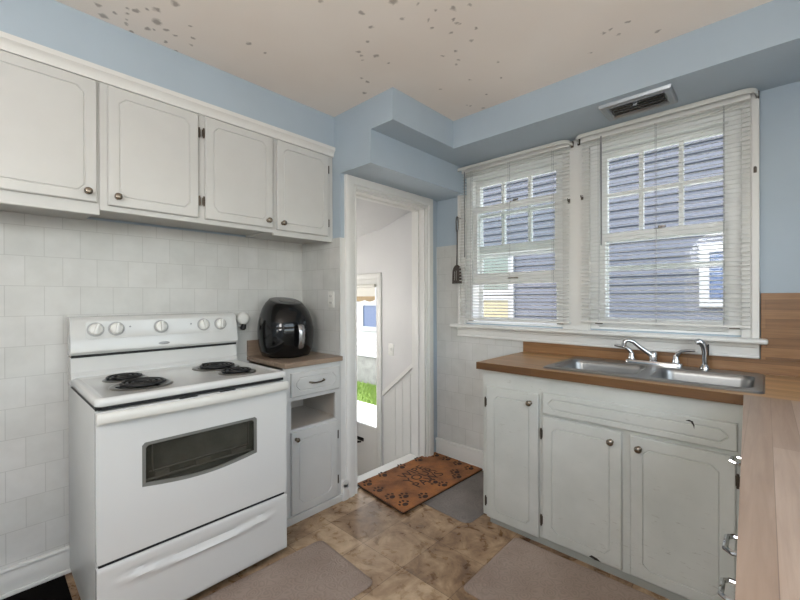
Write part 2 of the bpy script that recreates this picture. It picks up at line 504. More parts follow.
# left wall, right wall, rear wall; the right and rear openings are added for fill daylight
b = NB(); plate(b, rect(YB - .1, YE, -.06, ZC), [], XL - .1, XL, YZ); struct('wall_left', b, MT['blue'])
b = NB(); plate(b, rect(YB - .1, YW + .1, -.06, ZC), [rect(-.25, 1.85, 1.0, 2.15)], XR, XR + .1, YZ); struct('wall_right', b, MT['blue'])
b = NB(); plate(b, rect(XL - .1, XR + .1, -.06, ZC), [rect(-.85, -.35, .95, 1.95)], YB - .1, YB, XZ); struct('wall_rear', b, MT['blue'])
# end wall (short return beside the small cabinet), doorway wall, window wall
DY0, DY1, DZ = 1.672, 2.405, 1.995
b = NB(); box(b, XL - .1, XD, YE, YE + .09, -.7, ZC); struct('wall_end', b, MT['blue'])
b = NB(); plate(b, rect(YE + .09, YW, -.7, ZC), [rect(DY0, DY1, -.001, DZ)], XD - .12, XD, YZ); struct('wall_doorway', b, MT['blue'])
WL = (-1.69, -.945); WR = (-.79, -.085); WZ = (1.085, 2.2)
SDX = (-3.44, -2.665); SDZ = (-.5, 1.47)          # side door opening in the stairwell
b = NB(); plate(b, rect(XD - .12, XR + .1, -.7, ZC), [rect(WL[0], WL[1], *WZ), rect(WR[0], WR[1], *WZ)], YW, YW + .15, XZ); struct('wall_window', b, MT['blue'])
# soffits and the stepped bulkhead above the doorway
b = NB(); box(b, XL, XU, YB, YE, 2.245, ZC); struct('wall_soffit_cabinet', b, MT['blue'])
b = NB(); box(b, -1.505, XR, YS, YW, ZS, ZC); struct('wall_soffit_window', b, MT['blue'])
b = NB(); box(b, XD, -1.505, YE, YW, 2.262, ZC); box(b, XD, -1.685, YE, YW, 2.066, 2.262); struct('wall_bulkhead', b, MT['blue'])
# tiled surfaces (thin layer of tile on each wall)
b = NB(); box(b, XL, XL + .008, YB, YE, 0, 1.66); struct('wall_tile_left', b, MT['tile_x'])
b = NB(); box(b, XL + .008, XD, YE - .008, YE, 0, 1.66); struct('wall_tile_end', b, MT['tile_y'])
b = NB(); box(b, XD - .002, XD + .005, YE - .008, 1.594, 0, 1.66); struct('trim_13', b, MT['white_trim'])
b = NB(); plate(b, rect(XD, -1.2, 0, 1.07), [], YW - .008, YW, XZ); box(b, XD, -1.755, YW - .008, YW, 1.07, 1.693); struct('wall_tile_window', b, MT['tile_y'])
# baseboards
b = NB(); box(b, XL + .008, XL + .024, YB, 1.1, 0, .105, .004); box(b, XL + .008, XL + .032, YB, 1.1, .105, .122, .006); box(b, XL + .024, XL + .036, YB, 1.1, 0, .02, .006); struct('baseboard_left', b, MT['white_trim'], True)
b = NB(); box(b, XD, -1.19, YW - .024, YW - .008, 0, .12, .004); box(b, XD, -1.19, YW - .034, YW - .008, .12, .14, .006); box(b, XD, -1.19, YW - .04, YW - .024, 0, .022, .008); struct('baseboard_window', b, MT['white_trim'], True)

# doorway casing: rounded, moulded profile
def sweep_casing(bm, pts, prof, place):
    """mitred sweep of a profile (offset outwards, thickness) round an open polyline in 2-D"""
    n = len(pts); rs = []
    for i, p in enumerate(pts):
        p = Vector(p)
        d0 = (p - Vector(pts[i - 1])).normalized() if i else None
        d1 = (Vector(pts[i + 1]) - p).normalized() if i < n - 1 else None
        n0 = Vector((-d0.y, d0.x)) if d0 else None; n1 = Vector((-d1.y, d1.x)) if d1 else None
        if n0 is None: m = n1
        elif n1 is None: m = n0
        else:
            m = (n0 + n1); m = m / (m.length_squared / 2)
        rs.append([place(p.x + m.x * o, p.y + m.y * o, t) for o, t in prof])
    rings(bm, rs)
prof = [(0, 0), (0, .016), (.006, .020), (.014, .014), (.022, .014), (.028, .024), (.06, .027), (.074, .024), (.085, .015), (.088, 0)]
b = NB()
sweep_casing(b, [(DY0 + .008, 0), (DY0 + .008, DZ - .008), (DY1 - .002, DZ - .008), (DY1 - .002, 0)], [(o * (.62 if False else 1), t) for o, t in prof], lambda a, c, t: (XD + t, a, c))
struct('trim_1', b, MT['white_trim'], True)
b = NB()      # jamb lining with stop
box(b, XD - .125, XD + .004, DY0 - .002, DY0 + .018, 0, DZ); box(b, XD - .125, XD + .004, DY1 - .018, DY1 + .002, 0, DZ); box(b, XD - .125, XD + .004, DY0, DY1, DZ - .018, DZ + .002)
box(b, XD - .09, XD - .05, DY0 + .016, DY0 + .03, 0, DZ - .02, .003); box(b, XD - .09, XD - .05, DY1 - .03, DY1 - .016, 0, DZ - .02, .003); box(b, XD - .09, XD - .05, DY0, DY1, DZ - .03, DZ - .016, .003)
struct('trim_2', b, MT['white_trim'])
b = NB(); box(b, XD + .002, XD + .034, YE - .012, YE + .034, 0, .105, .004)
cyl(b, (XD + .002, YE + .011, .105), (XD + .034, YE + .011, .105), .023, n=20); struct('trim_3', b, MT['white_trim'], True)
b = NB(); box(b, XD - .15, XD - .03, DY0 + .018, DY1 - .018, -.03, .012, .005); struct('trim_4', b, MT['white_trim'])

# ------------------------------------------------------------------ stairwell beyond the doorway
SX0 = -3.75
b = NB(); plate(b, rect(SX0 - .1, XD - .12, -.8, ZC), [rect(SDX[0], SDX[1], SDZ[0], SDZ[1])], YW, YW + .15, XZ); struct('wall_stair_side', b, MT['stair_wall'])
b = NB(); box(b, SX0 - .1, SX0, YE, YW, -.8, ZC); struct('wall_stair_far', b, MT['stair_wall'])
b = NB(); box(b, SX0, XL - .1, YE, YE + .1, -.8, ZC); box(b, XL - .1, XD - .12, YE + .09, YE + .1, -.8, ZC); struct('wall_stair_near', b, MT['stair_wall'])
b = NB(); box(b, SX0, XD - .12, YE + .1, YW, -.6, -.5); struct('floor_landing', b, MT['floor'])
b = NB()
for k in range(2): box(b, XD - .12 - .27 * (k + 1), XD - .12, YE + .1, YW, -.5, -.167 * (k + 1) , .005)
struct('floor_steps', b, MT['white_trim'])
b = NB()      # sloping ceiling under the upper flight, then a lower flat part
prof2 = [(XD - .12, 2.085), (-2.62, 1.925), (-2.95, 1.885), (SX0, 1.88), (SX0, 2.1), (XD - .12, 2.25)]
plate(b, prof2, [], YE + .1, YW, XZ); struct('ceiling_stair', b, MT['stair_wall'])
# wainscot under a sloping cap
b = NB()
plate(b, [(XD - .12, .80), (XD - .12, -.5), (-2.585, -.5), (-2.585, .415)], [], YW - .012, YW, XZ)
struct('wall_wainscot', b, MT['white_trim'])
b = NB()
for k in range(4):
    x = -2.17 - .09 * k; box(b, x - .003, x + .003, YW - .016, YW - .011, -.5, .78 - .815 * (-2.09 - x) - .02)
struct('trim_5', b, MT['white_trim'])
b = NB(); plate(b, [(XD - .12, .785), (-2.595, .372), (-2.595, .412), (XD - .12, .828)], [], YW - .03, YW, XZ); struct('trim_6', b, MT['white_trim'])
# side door
b = NB()
sweep_casing(b, [(SDX[0] + .01, SDZ[0]), (SDX[0] + .01, SDZ[1] - .01), (SDX[1] - .01, SDZ[1] - .01), (SDX[1] - .01, SDZ[0])], [(0, 0), (0, .012), (.01, .018), (.045, .02), (.055, .014), (.055, 0)], lambda a, c, t: (a, YW - t, c))
struct('trim_7', b, MT['white_trim'], True)
dr = struct_root('door_1', ((SDX[0] + SDX[1]) / 2, YW + .05, SDZ[0]))
GL = (SDX[0] + .055, SDX[1] - .035, .03, 1.42)
b = NB(); plate(b, rect(SDX[0] + .004, SDX[1] - .004, SDZ[0] + .005, SDZ[1] - .004), [rect(*GL)], YW + .02, YW + .06, XZ); build('door_panel', b, MT['white_trim'], dr)
b = NB()
for (x0, x1, z0, z1) in ((GL[0] - .012, GL[0] + .012, GL[2], GL[3]), (GL[1] - .012, GL[1] + .012, GL[2], GL[3])): box(b, x0, x1, YW + .012, YW + .024, z0, z1, .004)
for z in (GL[2], GL[3]): box(b, GL[0], GL[1], YW + .012, YW + .024, z - .012, z + .012, .004)
build('glazing_bead', b, MT['white_trim'], dr)
b = NB(); box(b, GL[0], GL[1], YW + .038, YW + .042, GL[2], GL[3]); build('pane', b, MT['glass'], dr)
b = NB()
tube(b, [(-3.04, YW - .035, -.115), (-2.98, YW - .04, -.118), (-2.93, YW - .04, -.13), (-2.885, YW - .035, -.118)], [.009, .011, .012, .008], 10)
cyl(b, (-2.99, YW - .04, -.118), (-2.99, YW + .02, -.118), .008); box(b, -3.0, -2.9, YW + .012, YW + .02, -.135, -.10, .004)
tag(build('handle', b, MT['handle_black'], dr, True), 'black lever handle')
sh = thing('door_shade', ((GL[0] + GL[1]) / 2, YW - .0, 1.37), 'short white shade with a tan scalloped edge at the top of the side door glass', 'shade')
b = NB(); cyl(b, (GL[0] + .01, YW - .006, 1.395), (GL[1] - .006, YW - .006, 1.395), .017, n=14); build('roller', b, MT['shade'], sh, True)
b = NB(); box(b, GL[0] + .01, GL[1] - .008, YW - .004, YW - .001, 1.295, 1.39); build('shade_cloth', b, MT['shade'], sh)
b = NB()
pts = [(GL[0] + .01, 1.296), (GL[1] - .008, 1.296)]
n = 40
low = []
for k in range(n + 1):
    x = GL[1] - .008 - (GL[1] - GL[0] - .018) * k / n
    low.append((x, 1.262 - .018 * abs(sin(k / n * pi * 4.5))))
plate(b, pts + low, [], YW - .006, YW - .002, XZ); tag(build('scalloped_edge', b, MT['valance'], sh), 'tan scalloped edge')
# light switch on the stairwell wall
sp = unproj(391.3, 349.5, 1, YW)
sw = thing('light_switch', (sp.x, YW, sp.z), 'white light switch plate on the stairwell wall seen through the doorway', 'light switch')
b = NB(); box(b, sp.x - .034, sp.x + .034, YW - .006, YW, sp.z - .055, sp.z + .055, .003); build('plate', b, MT['plastic_white'], sw, True)
b = NB(); box(b, sp.x - .006, sp.x + .006, YW - .016, YW - .004, sp.z - .004, sp.z + .014, .002); build('toggle', b, MT['plastic_white'], sw)

# ------------------------------------------------------------------ windows
def sash(bm, x0, x1, z0, z1, y0, y1, st, top, bot, cols=1, rows=1, mun=.022):
    ox0, ox1, oz0, oz1 = x0 + st, x1 - st, z0 + bot, z1 - top
    holes = []
    w = (ox1 - ox0 - mun * (cols - 1)) / cols; h = (oz1 - oz0 - mun * (rows - 1)) / rows
    for i in range(cols):
        for j in range(rows):
            a = ox0 + i * (w + mun); c = oz0 + j * (h + mun)
            holes.append(rect(a, a + w, c, c + h))
    plate(bm, rect(x0, x1, z0, z1), holes, y0, y1, XZ)
    return (ox0, ox1, oz0, oz1)

def window(name, x0, x1, low_z, low_h, storm, bot):
    r = struct_root(name, ((x0 + x1) / 2, YW + .05, WZ[0]))
    b = NB()   # jamb lining and stops
    ft = .04
    plate(b, rect(x0, x1, *WZ), [rect(x0 + ft, x1 - ft, WZ[0] + .012, WZ[1] - .03)], YW + .005, YW + .145, XZ)
    plate(b, rect(x0 - .001, x1 + .001, *WZ), [rect(x0 + ft + .012, x1 - ft - .012, WZ[0] + .012, WZ[1] - .04)], YW + .002, YW + .016, XZ)
    build('window_frame', b, MT['sash'], r)
    sx0, sx1 = x0 + ft + .002, x1 - ft - .002
    b = NB(); g = sash(b, sx0, sx1, 1.61, WZ[1] - .032, YW + .078, YW + .112, .034, .036, .06, 3, 2); up = build('upper_sash', b, MT['sash'], r)
    b = NB(); box(b, g[0], g[1], YW + .094, YW + .097, g[2], g[3]); build('pane', b, MT['glass'], up)
    b = NB(); g = sash(b, sx0, sx1, low_z, low_z + low_h, YW + .035, YW + .07, .034, .045, bot); lo = build('lower_sash', b, MT['sash'], r)
    b = NB(); box(b, g[0], g[1], YW + .05, YW + .053, g[2], g[3]); build('pane', b, MT['glass'], lo)
    xm = (sx0 + sx1) / 2; zt = low_z + low_h
    b = NB(); box(b, xm - .028, xm + .028, YW + .045, YW + .072, zt, zt + .008, .002); cyl(b, (xm, YW + .055, zt + .006), (xm, YW + .055, zt + .02), .009, n=12); box(b, xm - .005, xm + .03, YW + .05, YW + .06, zt + .012, zt + .02, .002)
    build('sash_lock', b, MT['nickel'], lo, True)
    zb = low_z + bot * .5
    b = NB(); tube(b, [(xm - .035, YW + .036, zb), (xm - .03, YW + .02, zb), (xm + .03, YW + .02, zb), (xm + .035, YW + .036, zb)], .005, 8); build('sash_lift', b, MT['nickel'], lo, True)
    b = NB(); plate(b, rect(sx0, sx1, WZ[0] + .013, WZ[1] - .032), [rect(sx0 + .03, sx1 - .03, storm + .014, WZ[1] - .062), rect(sx0 + .03, sx1 - .03, WZ[0] + .04, storm - .014)], YW + .122, YW + .134, XZ)
    build('storm_frame', b, MT['sash'], r)
    return r
window('window_1', *WL, 1.375, .59, 1.60, .085)
window('window_2', *WR, 1.098, .56, 1.455, .05)

r3 = struct_root('window_fill', (XR + .05, .8, 1.0))      # wide window added to the right-hand wall for fill light, outside the frame
b = NB(); plate(b, rect(-.25, 1.85, 1.0, 2.15), [rect(-.2, .775, 1.05, 2.1), rect(.825, 1.8, 1.05, 2.1)], XR + .02, XR + .08, YZ); build('window_frame', b, MT['sash'], r3)  # frame of the added fill window
b = NB(); box(b, XR + .048, XR + .052, -.2, 1.8, 1.05, 2.1); build('pane', b, MT['glass'], r3)  # pane of the added fill window
# casing round the pair, stool and apron
b = NB()
CY0, CY1 = YW - .024, YW
for x0, x1 in ((-1.748, WL[0] + .004), (WL[1] - .004, WR[0] + .004), (WR[1] - .004, -.022)):
    box(b, x0, x1, CY0, CY1, 1.075, 2.258, .004)
box(b, -1.748, -.022, CY0 - .002, CY1, WZ[1] - .004, 2.258, .004)
for x0, x1 in ((-.052, -.022), (-1.748, -1.722)): box(b, x0, x1, CY0 - .010, CY1, 1.075, 2.258, .005)
struct('trim_8', b, MT['white_trim'])
b = NB(); box(b, -1.79, .008, YW - .085, YW + .03, 1.052, 1.076, .009, 3); struct('trim_9', b, MT['white_trim'], True)
b = NB(); box(b, -1.755, -.022, YW - .026, YW - .006, .985, 1.054, .004); box(b, -1.755, -.022, YW - .038, YW - .02, 1.03, 1.054, .008); box(b, -1.755, -.022, YW - .034, YW - .006, .978, .995, .006); struct('trim_10', b, MT['white_trim'], True)

# ------------------------------------------------------------------ blinds
def blind(x0, x1, label, wand_x, zb, z_top=2.215):
    yc = YW - .052
    t = thing('window_blind', ((x0 + x1) / 2, yc, z_top + .03), label, 'blind', 'horizontal blinds on the windows')
    b = NB(); box(b, x0, x1, yc - .014, yc + .016, z_top, z_top + .03, .003); build('headrail', b, MT['blind_rail'], t)
    b = NB(); z = z_top - .014
    while z > zb + .016:
        n = 5; rs = []
        for x in (x0 + .003, x1 - .003):
            up = []; dn = []
            for k in range(n):
                s = k / (n - 1) * 2 - 1
                yy = yc + s * .0122; zz = z + .0022 * (1 - s * s) + s * .0024
                up.append((x, yy, zz)); dn.append((x, yy, zz - .0007))
            rs.append(up + dn[::-1])
        rings(b, rs); z -= .0222
    build('slats', b, MT['blind'], t)
    b = NB(); box(b, x0, x1, yc - .013, yc + .013, zb, zb + .014, .003); build('bottom_rail', b, MT['blind_rail'], t)
    for fx in (.13, .5, .87):
        x = x0 + (x1 - x0) * fx
        b = NB()
        for dy in (-.0135, .0135): tube(b, [(x, yc + dy, zb + .01), (x, yc + dy, z_top + .002)], .0008, 5)
        tube(b, [(x + .004, yc, zb + .01), (x + .004, yc, z_top + .002)], .0008, 5)
        build('ladder_cord', b, MT['cord'], t)
    b = NB(); tube(b, [(wand_x, yc - .024, z_top + .005), (wand_x, yc - .026, z_top - .06), (wand_x + .001, yc - .026, 1.58)], [.003, .0042, .0042], 6); build('tilt_wand', b, MT['wand'], t, True)
    for x in (x0 + .1, x1 - .06):
        b = NB(); box(b, x - .02, x + .02, yc - .006, yc + .006, zb - .006, zb + .001, .001); build('hold_down_clip', b, MT['hinge'], t)
    return t
blind(-1.714, -.893, 'white horizontal blind on the left window beside the hanging turner', -1.652, 1.112)
blind(-.825, -.052, 'white horizontal blind on the right window above the faucet', -.705, 1.124)

# curtain rods: flat white enamelled rods with curved returns
def rod(x0, x1, z, label):
    t = thing('curtain_rod', ((x0 + x1) / 2, YW - .03, z), label, 'curtain rod', 'curtain rods above the blinds')
    yf = YW - .115; r = .05
    pts = [(x0, YW - .028, z)]
    for k in range(7):
        a = pi + pi / 2 * k / 6
        pts.append((x0 + r + r * cos(a), yf + r + r * sin(a), z))
    for k in range(7):
        a = 1.5 * pi + pi / 2 * k / 6
        pts.append((x1 - r + r * cos(a), yf + r + r * sin(a), z))
    pts.append((x1, YW - .028, z))
    b = NB(); tube(b, pts, .0135, 10, flat=.35, up=(0, 0, 1)) if False else None
    # flat strip section
    rs = []
    for i, p in enumerate(pts):
        p = Vector(p); d = (Vector(pts[min(i + 1, len(pts) - 1)]) - Vector(pts[max(i - 1, 0)])).normalized()
        nrm = Vector((d.y, -d.x, 0))
        rs.append([p + nrm * o + Vector((0, 0, h)) for o, h in ((.003, -.011), (.0045, -.006), (.0045, .006), (.003, .011), (-.002, .011), (-.002, -.011))])
    rings(b, rs); build('rod', b, MT['rod'], t, True, 50)
    for x, s in ((x0, 1), (x1, -1)):
        b = NB(); box(b, x - .008, x + .008, YW - .034, YW - .023, z - .02, z + .018, .002); build('bracket', b, MT['hinge'], t)
rod(-1.745, -.885, 2.232, 'white curtain rod over the left window, end touching the stepped bulkhead')
rod(-.845, -.030, 2.236, 'white curtain rod over the right window, curved end by the blue wall')
# small tie-back hooks on the casing
for u, v, lab in ((564, 202, 'small dark hook on the casing at the right edge of the left blind'), (577.5, 199, 'small dark hook on the casing at the left edge of the right blind'), (757, 170, 'small dark hook on the casing right of the right blind')):
    p = unproj(u, v, 1, CY0)
    x = {564: -.905, 577.5: -.826}.get(u, -.037)
    b = NB(); box(b, x - .006, x + .006, CY0 - .013, CY0 - (.009 if u == 757 else 0), p.z - .014, p.z + .014, .002); tube(b, [(x, CY0 - .012, p.z + .004), (x, CY0 - .03, p.z), (x, CY0 - .032, p.z + .012)], .003, 6)
    tag(build('tieback_hook', b, MT['hinge'], None, origin=(x, CY0, p.z)), lab, 'hook', 'curtain tie-back hooks')

# ------------------------------------------------------------------ cabinet parts
def door_bm(bm, a0, a1, c0, c1, h, th, place, inset=.05, cut=.032, g=.007, dep=.004):
    """slab door with a routed line that is clipped across the corners; place(a, c, depth)->3-D, depth grows outwards"""
    e = .004
    V = lambda a, c, d: bm.verts.new(place(a, c, d))
    back = [V(a, c, h) for a, c in rect(a0, a1, c0, c1)]
    mid = [V(a, c, h + th - e) for a, c in rect(a0, a1, c0, c1)]
    fr = [V(a, c, h + th) for a, c in rect(a0 + e, a1 - e, c0 + e, c1 - e)]
    def octo(i, d):
        x0, x1, y0, y1 = a0 + i, a1 - i, c0 + i, c1 - i; k = cut - (i - inset) * .4
        return [V(a, c, d) for a, c in ((x0, y0 + k), (x0 + k, y0), (x1 - k, y0), (x1, y0 + k), (x1, y1 - k), (x1 - k, y1), (x0 + k, y1), (x0, y1 - k))]
    o0 = octo(inset, h + th); o1 = octo(inset + g / 2, h + th - dep); o2 = octo(inset + g, h + th)
    bm.faces.new(back[::-1])
    for i in range(4):
        j = (i + 1) % 4
        bm.faces.new((back[i], back[j], mid[j], mid[i])); bm.faces.new((mid[i], mid[j], fr[j], fr[i]))
        bm.faces.new((fr[i], o0[2 * i], o0[2 * i + 1]))
        bm.faces.new((fr[i], fr[j], o0[2 * j], o0[2 * i + 1]))
    for p, q in ((o0, o1), (o1, o2)):
        for i in range(8): bm.faces.new((p[i], p[(i + 1) % 8], q[(i + 1) % 8], q[i]))
    bm.faces.new(o2)

def knob(parent, p, axis, r=.015):
    b = NB(); lathe(b, [(r * .75, 0), (r * .5, .004), (r * .42, .012), (r * .8, .016), (r, .021), (r * .9, .026), (r * .5, .029), (.0005, .0295)], p, axis, 18)
    return build('knob', b, MT['nickel'], parent, True, 60)

def hinge(parent, p, place, h=.048):
    a, c, d = p
    b = NB()
    pts = [place(a, c - h / 2, d), place(a, c + h / 2, d)]
    cyl(b, pts[0], pts[1], .0045, n=10)
    for s, w in ((-1, .007), (1, .007)):
        q = [place(a + s * 0, c - h * .36, d - .002), place(a + s * w, c + h * .36, d - .004)]
        box(b, q[0][0], q[1][0] if abs(q[0][0] - q[1][0]) > .0005 else q[0][0] + .001, q[0][1], q[1][1] if abs(q[0][1] - q[1][1]) > .0005 else q[0][1] + .001, q[0][2], q[1][2])
    return build('hinge', b, MT['hinge'], parent)

PX = lambda a, c, d: (d, a, c)                # faces +x : a = y, c = z
def upper(y0, y1, zb, doors, label, lip):
    t = thing('wall_cabinet', (XL + .01, (y0 + y1) / 2, zb), label, 'cabinet', 'upper wall cabinets')
    fx = XU - .016
    b = NB()
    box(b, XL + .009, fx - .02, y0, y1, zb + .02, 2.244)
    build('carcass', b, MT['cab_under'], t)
    b = NB(); holes = []
    plate(b, rect(y0, y1, zb, 2.19), [], fx - .02, fx, YZ)
    box(b, fx - .02, fx + .001, y0, y1, zb - lip, zb + .002, .002)
    build('face_frame', b, MT['white_cab'], t)
    for (a0, a1, c0, c1, hs, kp) in doors:
        b = NB(); door_bm(b, a0, a1, c0, c1, fx + .001, .019, PX, .038, .024)
        d = build('door', b, MT['white_cab'], t)
        knob(d, (fx + .02, a0 + .032 if kp < 0 else a1 - .032, c0 + .038), (1, 0, 0))
        for hz in (c0 + .085, c1 - .085): hinge(d, ((a1 + .006) if hs > 0 else (a0 - .006), hz, fx + .012), PX)
    return t
upper(-.46, .345, 1.632, [(-.435, -.055, 1.675, 2.178, -1, 1), (-.03, .335, 1.675, 2.178, -1, 1)], 'white upper cabinet nearest the camera, its door cut off by the left edge', .006)
upper(.346, 1.142, 1.652, [(.372, .733, 1.671, 2.176, 1, -1), (.766, 1.130, 1.671, 2.178, -1, 1)], 'white two-door upper cabinet directly above the range', .004)
upper(1.143, YE - .003, 1.640, [(1.156, 1.512, 1.668, 2.178, 1, -1)], 'white single-door upper cabinet beside the end wall, above the air fryer', .004)
b = NB()
plate(b, [(XU - .016, 2.185), (XU - .006, 2.185), (XU - .004, 2.2), (XU + .004, 2.215), (XU + .012, 2.222), (XU + .012, 2.242), (XU + .002, 2.2445), (XU - .016, 2.2445)], [], YB, YE, lambda a, c, h: (a, h, c))
struct('trim_11', b, MT['white_trim'], True)

# ------------------------------------------------------------------ small base cabinet left of the doorway
BX = -1.975
t = thing('base_cabinet', (-2.18, 1.33, 0), 'small white base cabinet with drawer and open shelf between range and doorway', 'cabinet')
y0, y1, zt = 1.148, 1.549, .884
b = NB()
box(b, XL + .04, BX, y0, y0 + .016, 0, zt); box(b, XL + .04, BX, y1 - .016, y1, 0, zt); box(b, XL + .036, XL + .044, y0, y1, 0, zt)
box(b, XL + .04, BX, y0, y1, .05, .065); box(b, XL + .04, BX, y0, y1, zt - .015, zt)
box(b, XL + .04, BX, y0, y1, .690, .702)
build('carcass', b, MT['cab_inside'], t)
b = NB(); box(b, XL + .044, BX, y0 + .016, y1 - .016, .520, .532); build('shelf', b, MT['cab_inside'], t)
b = NB(); plate(b, rect(y0, y1, 0, zt), [rect(1.196, 1.506, .532, .692)], BX - .001, BX + .017, YZ)
build('face_frame', b, MT['white_cab'], t)
fx = BX + .017
b = NB(); door_bm(b, 1.190, 1.513, .052, .518, fx, .016, PX, .045, .028); d = build('door', b, MT['white_cab'], t)
knob(d, (fx + .016, 1.217, .478), (1, 0, 0), .013)
for hz in (.15, .43): hinge(d, (1.519, hz, fx + .01), PX, .05)
b = NB(); door_bm(b, 1.190, 1.530, .716, .852, fx, .016, PX, .028, .026); d = build('drawer', b, MT['white_cab'], t)
ym = 1.357
b = NB(); tube(b, [(fx + .012, ym - .05, .787), (fx + .03, ym - .044, .786), (fx + .036, ym - .02, .783), (fx + .036, ym + .02, .784), (fx + .032, ym + .044, .79), (fx + .012, ym + .05, .792)], [.005, .006, .0045, .0045, .006, .005], 8)
build('handle', b, MT['nickel'], d, True)
b = NB(); box(b, BX + .016, BX + .03, y0, y1, 0, .044, .005); build('toe_board', b, MT['white_cab'], t)
t = thing('countertop', (-2.17, 1.35, .884), 'small weathered wood-look countertop under the air fryer', 'countertop')
b = NB(); box(b, XL + .009, BX + .038, y0 - .003, YE - .0085, .8845, .914, .004); build('top', b, MT['wood_grey'], t)
b = NB(); box(b, XL + .009, XL + .026, y0 - .003, YE - .0085, .914, 1.012, .003); struct('trim_12', b, MT['wood_grey_edge'])

# ------------------------------------------------------------------ range
SY0, SY1, SXF = .276, 1.036, -1.735
rg = thing('range', (-2.06, (SY0 + SY1) / 2, 0), 'white freestanding electric coil range against the left tile wall', 'stove')
b = NB()
box(b, XL + .03, SXF - .03, SY0 + .004, SY0 + .02, .03, .88, .003); box(b, XL + .03, SXF - .03, SY1 - .02, SY1 - .004, .03, .88, .003); box(b, XL + .03, XL + .045, SY0 + .01, SY1 - .01, .05, .88)
box(b, SXF - .035, SXF - .022, SY0 + .004, SY0 + .022, .03, .88); box(b, SXF - .035, SXF - .022, SY1 - .022, SY1 - .004, .03, .88)
build('body', b, MT['enamel_side'], rg, True)
for x in (XL + .1, SXF - .09):
    for y in (SY0 + .05, SY1 - .05):
        b = NB(); cyl(b, (x, y, 0), (x, y, .05), .016, n=12); build('foot', b, MT['matte_black'], rg)
b = NB(); box(b, XL + .05, SXF - .034, SY0 + .021, SY1 - .021, .055, .86); 
# cavity is modelled as a box set back behind the door
build('oven_box', b, MT['oven_in'], rg)
b = NB(); box(b, SXF - .03, SXF - .012, SY0 + .012, SY1 - .012, .872, .886); box(b, XL + .1, SXF - .012, SY0 + .003, SY0 + .02, .874, .8865); build('seam', b, MT['black_gap'], rg)
# cooktop with raised rim
b = NB()
t_ = bmesh.new()
oc = rrect(XL + .11, SXF + .004, SY0, SY1, .022, 5)
def lp(off, z): return [Vector((x, y, z)) for x, y in rrect(XL + .11 + off, SXF + .004 - off, SY0 + off, SY1 - off, max(.022 - off * .3, .006), 5)]
rings(b, [lp(.004, .886), lp(0, .890), lp(0, .908), lp(.004, .914), lp(.012, .9165), lp(.022, .9155), lp(.032, .911)])
build('cooktop', b, MT['enamel'], rg, True, 50)
# burners
def burner(x, y, R):
    z = .911
    c = []
    turns = 3.6 if R > .085 else 2.8
    n = int(turns * 28)
    for k in range(n + 1):
        a = 2 * pi * k / 28; r = R * (.2 + .77 * k / n)
        c.append((x + r * cos(a), y + r * sin(a), z + .0115))
    b = NB(); tube(b, c, .0056, 8); 
    ce = build('coil', b, MT['coil'], rg, True, 60)
    b = NB()
    for k in range(3):
        a = 2 * pi * k / 3 + .5
        d = Vector((cos(a), sin(a), 0)); s = Vector((-sin(a), cos(a), 0)) * .0025
        p0 = Vector((x, y, 0)) + d * .012; p1 = Vector((x, y, 0)) + d * R * .98
        rings(b, [[p0 - s + Vector((0, 0, z)), p0 + s + Vector((0, 0, z)), p0 + s + Vector((0, 0, z + .006)), p0 - s + Vector((0, 0, z + .006))], [p1 - s + Vector((0, 0, z)), p1 + s + Vector((0, 0, z)), p1 + s + Vector((0, 0, z + .006)), p1 - s + Vector((0, 0, z + .006))]])
    build('support', b, MT['coil'], ce)
    b = NB(); lathe(b, [(.001, .0012), (R * .98, .0012), (R * 1.02, .0045), (R * 1.10, .0055), (R * 1.19, .0040), (R * 1.22, 0)], (x, y, z), (0, 0, 1), 40, cap0=False, cap1=False)
    build('drip_pan', b, MT['pan'], ce, True, 60)
burner(-1.925, .466, .094); burner(-2.130, .452, .072); burner(-2.125, .852, .094); burner(-1.905, .866, .072)
# backguard
BGX = XL + .115
b = NB()
plate(b, [(XL + .03, .88), (BGX + .01, .88), (BGX + .01, .925), (BGX - .004, .94), (BGX - .006, 1.008), (XL + .03, 1.008)], [], SY0 + .002, SY1 - .002, lambda a, c, h: (a, h, c))
build('back_riser', b, MT['enamel'], rg, True)
b = NB()
prof_b = [(XL + .03, 1.016), (BGX - .004, 1.016), (BGX + .012, 1.03), (BGX + .012, 1.04), (BGX - .012, 1.168), (BGX - .026, 1.186), (BGX - .042, 1.192), (XL + .03, 1.192)]
plate(b, prof_b, [], SY0 + .001, SY1 - .001, lambda a, c, h: (a, h, c))
bmesh.ops.bevel(b, geom=[e for e in b.edges if abs(e.verts[0].co.y - e.verts[1].co.y) < 1e-6], offset=.004, segments=2, affect='EDGES') if False else None
bg = build('backguard', b, MT['enamel'], rg, True)
b = NB(); box(b, XL + .035, BGX - .002, SY0 + .004, SY1 - .004, 1.006, 1.018); build('seam', b, MT['black_gap'], rg)
nx = Vector((.128, 0, .024)).normalized()                      # outward normal of the slanted panel
def panel_pt(y, z, d=0): return Vector((BGX + .012 - (z - 1.04) / .128 * .024, y, z)) + nx * d
b = NB()
ol = rrect(SY0 + .055, SY1 - .03, 1.088, 1.168, .016, 5); il = rrect(SY0 + .062, SY1 - .037, 1.095, 1.161, .012, 5)
vo = [[b.verts.new(panel_pt(y, z, d)) for y, z in L] for L, d in ((ol, .0002), (ol, .0022), (il, .0012))]
for p, q in ((vo[0], vo[1]), (vo[1], vo[2])):
    for i in range(len(p)): b.faces.new((p[i], p[(i + 1) % len(p)], q[(i + 1) % len(q)], q[i]))
b.faces.new(vo[2]); b.faces.new(vo[0][::-1])
build('control_panel', b, MT['enamel'], rg, True)
ups = Vector((-nx.z, 0, nx.x))
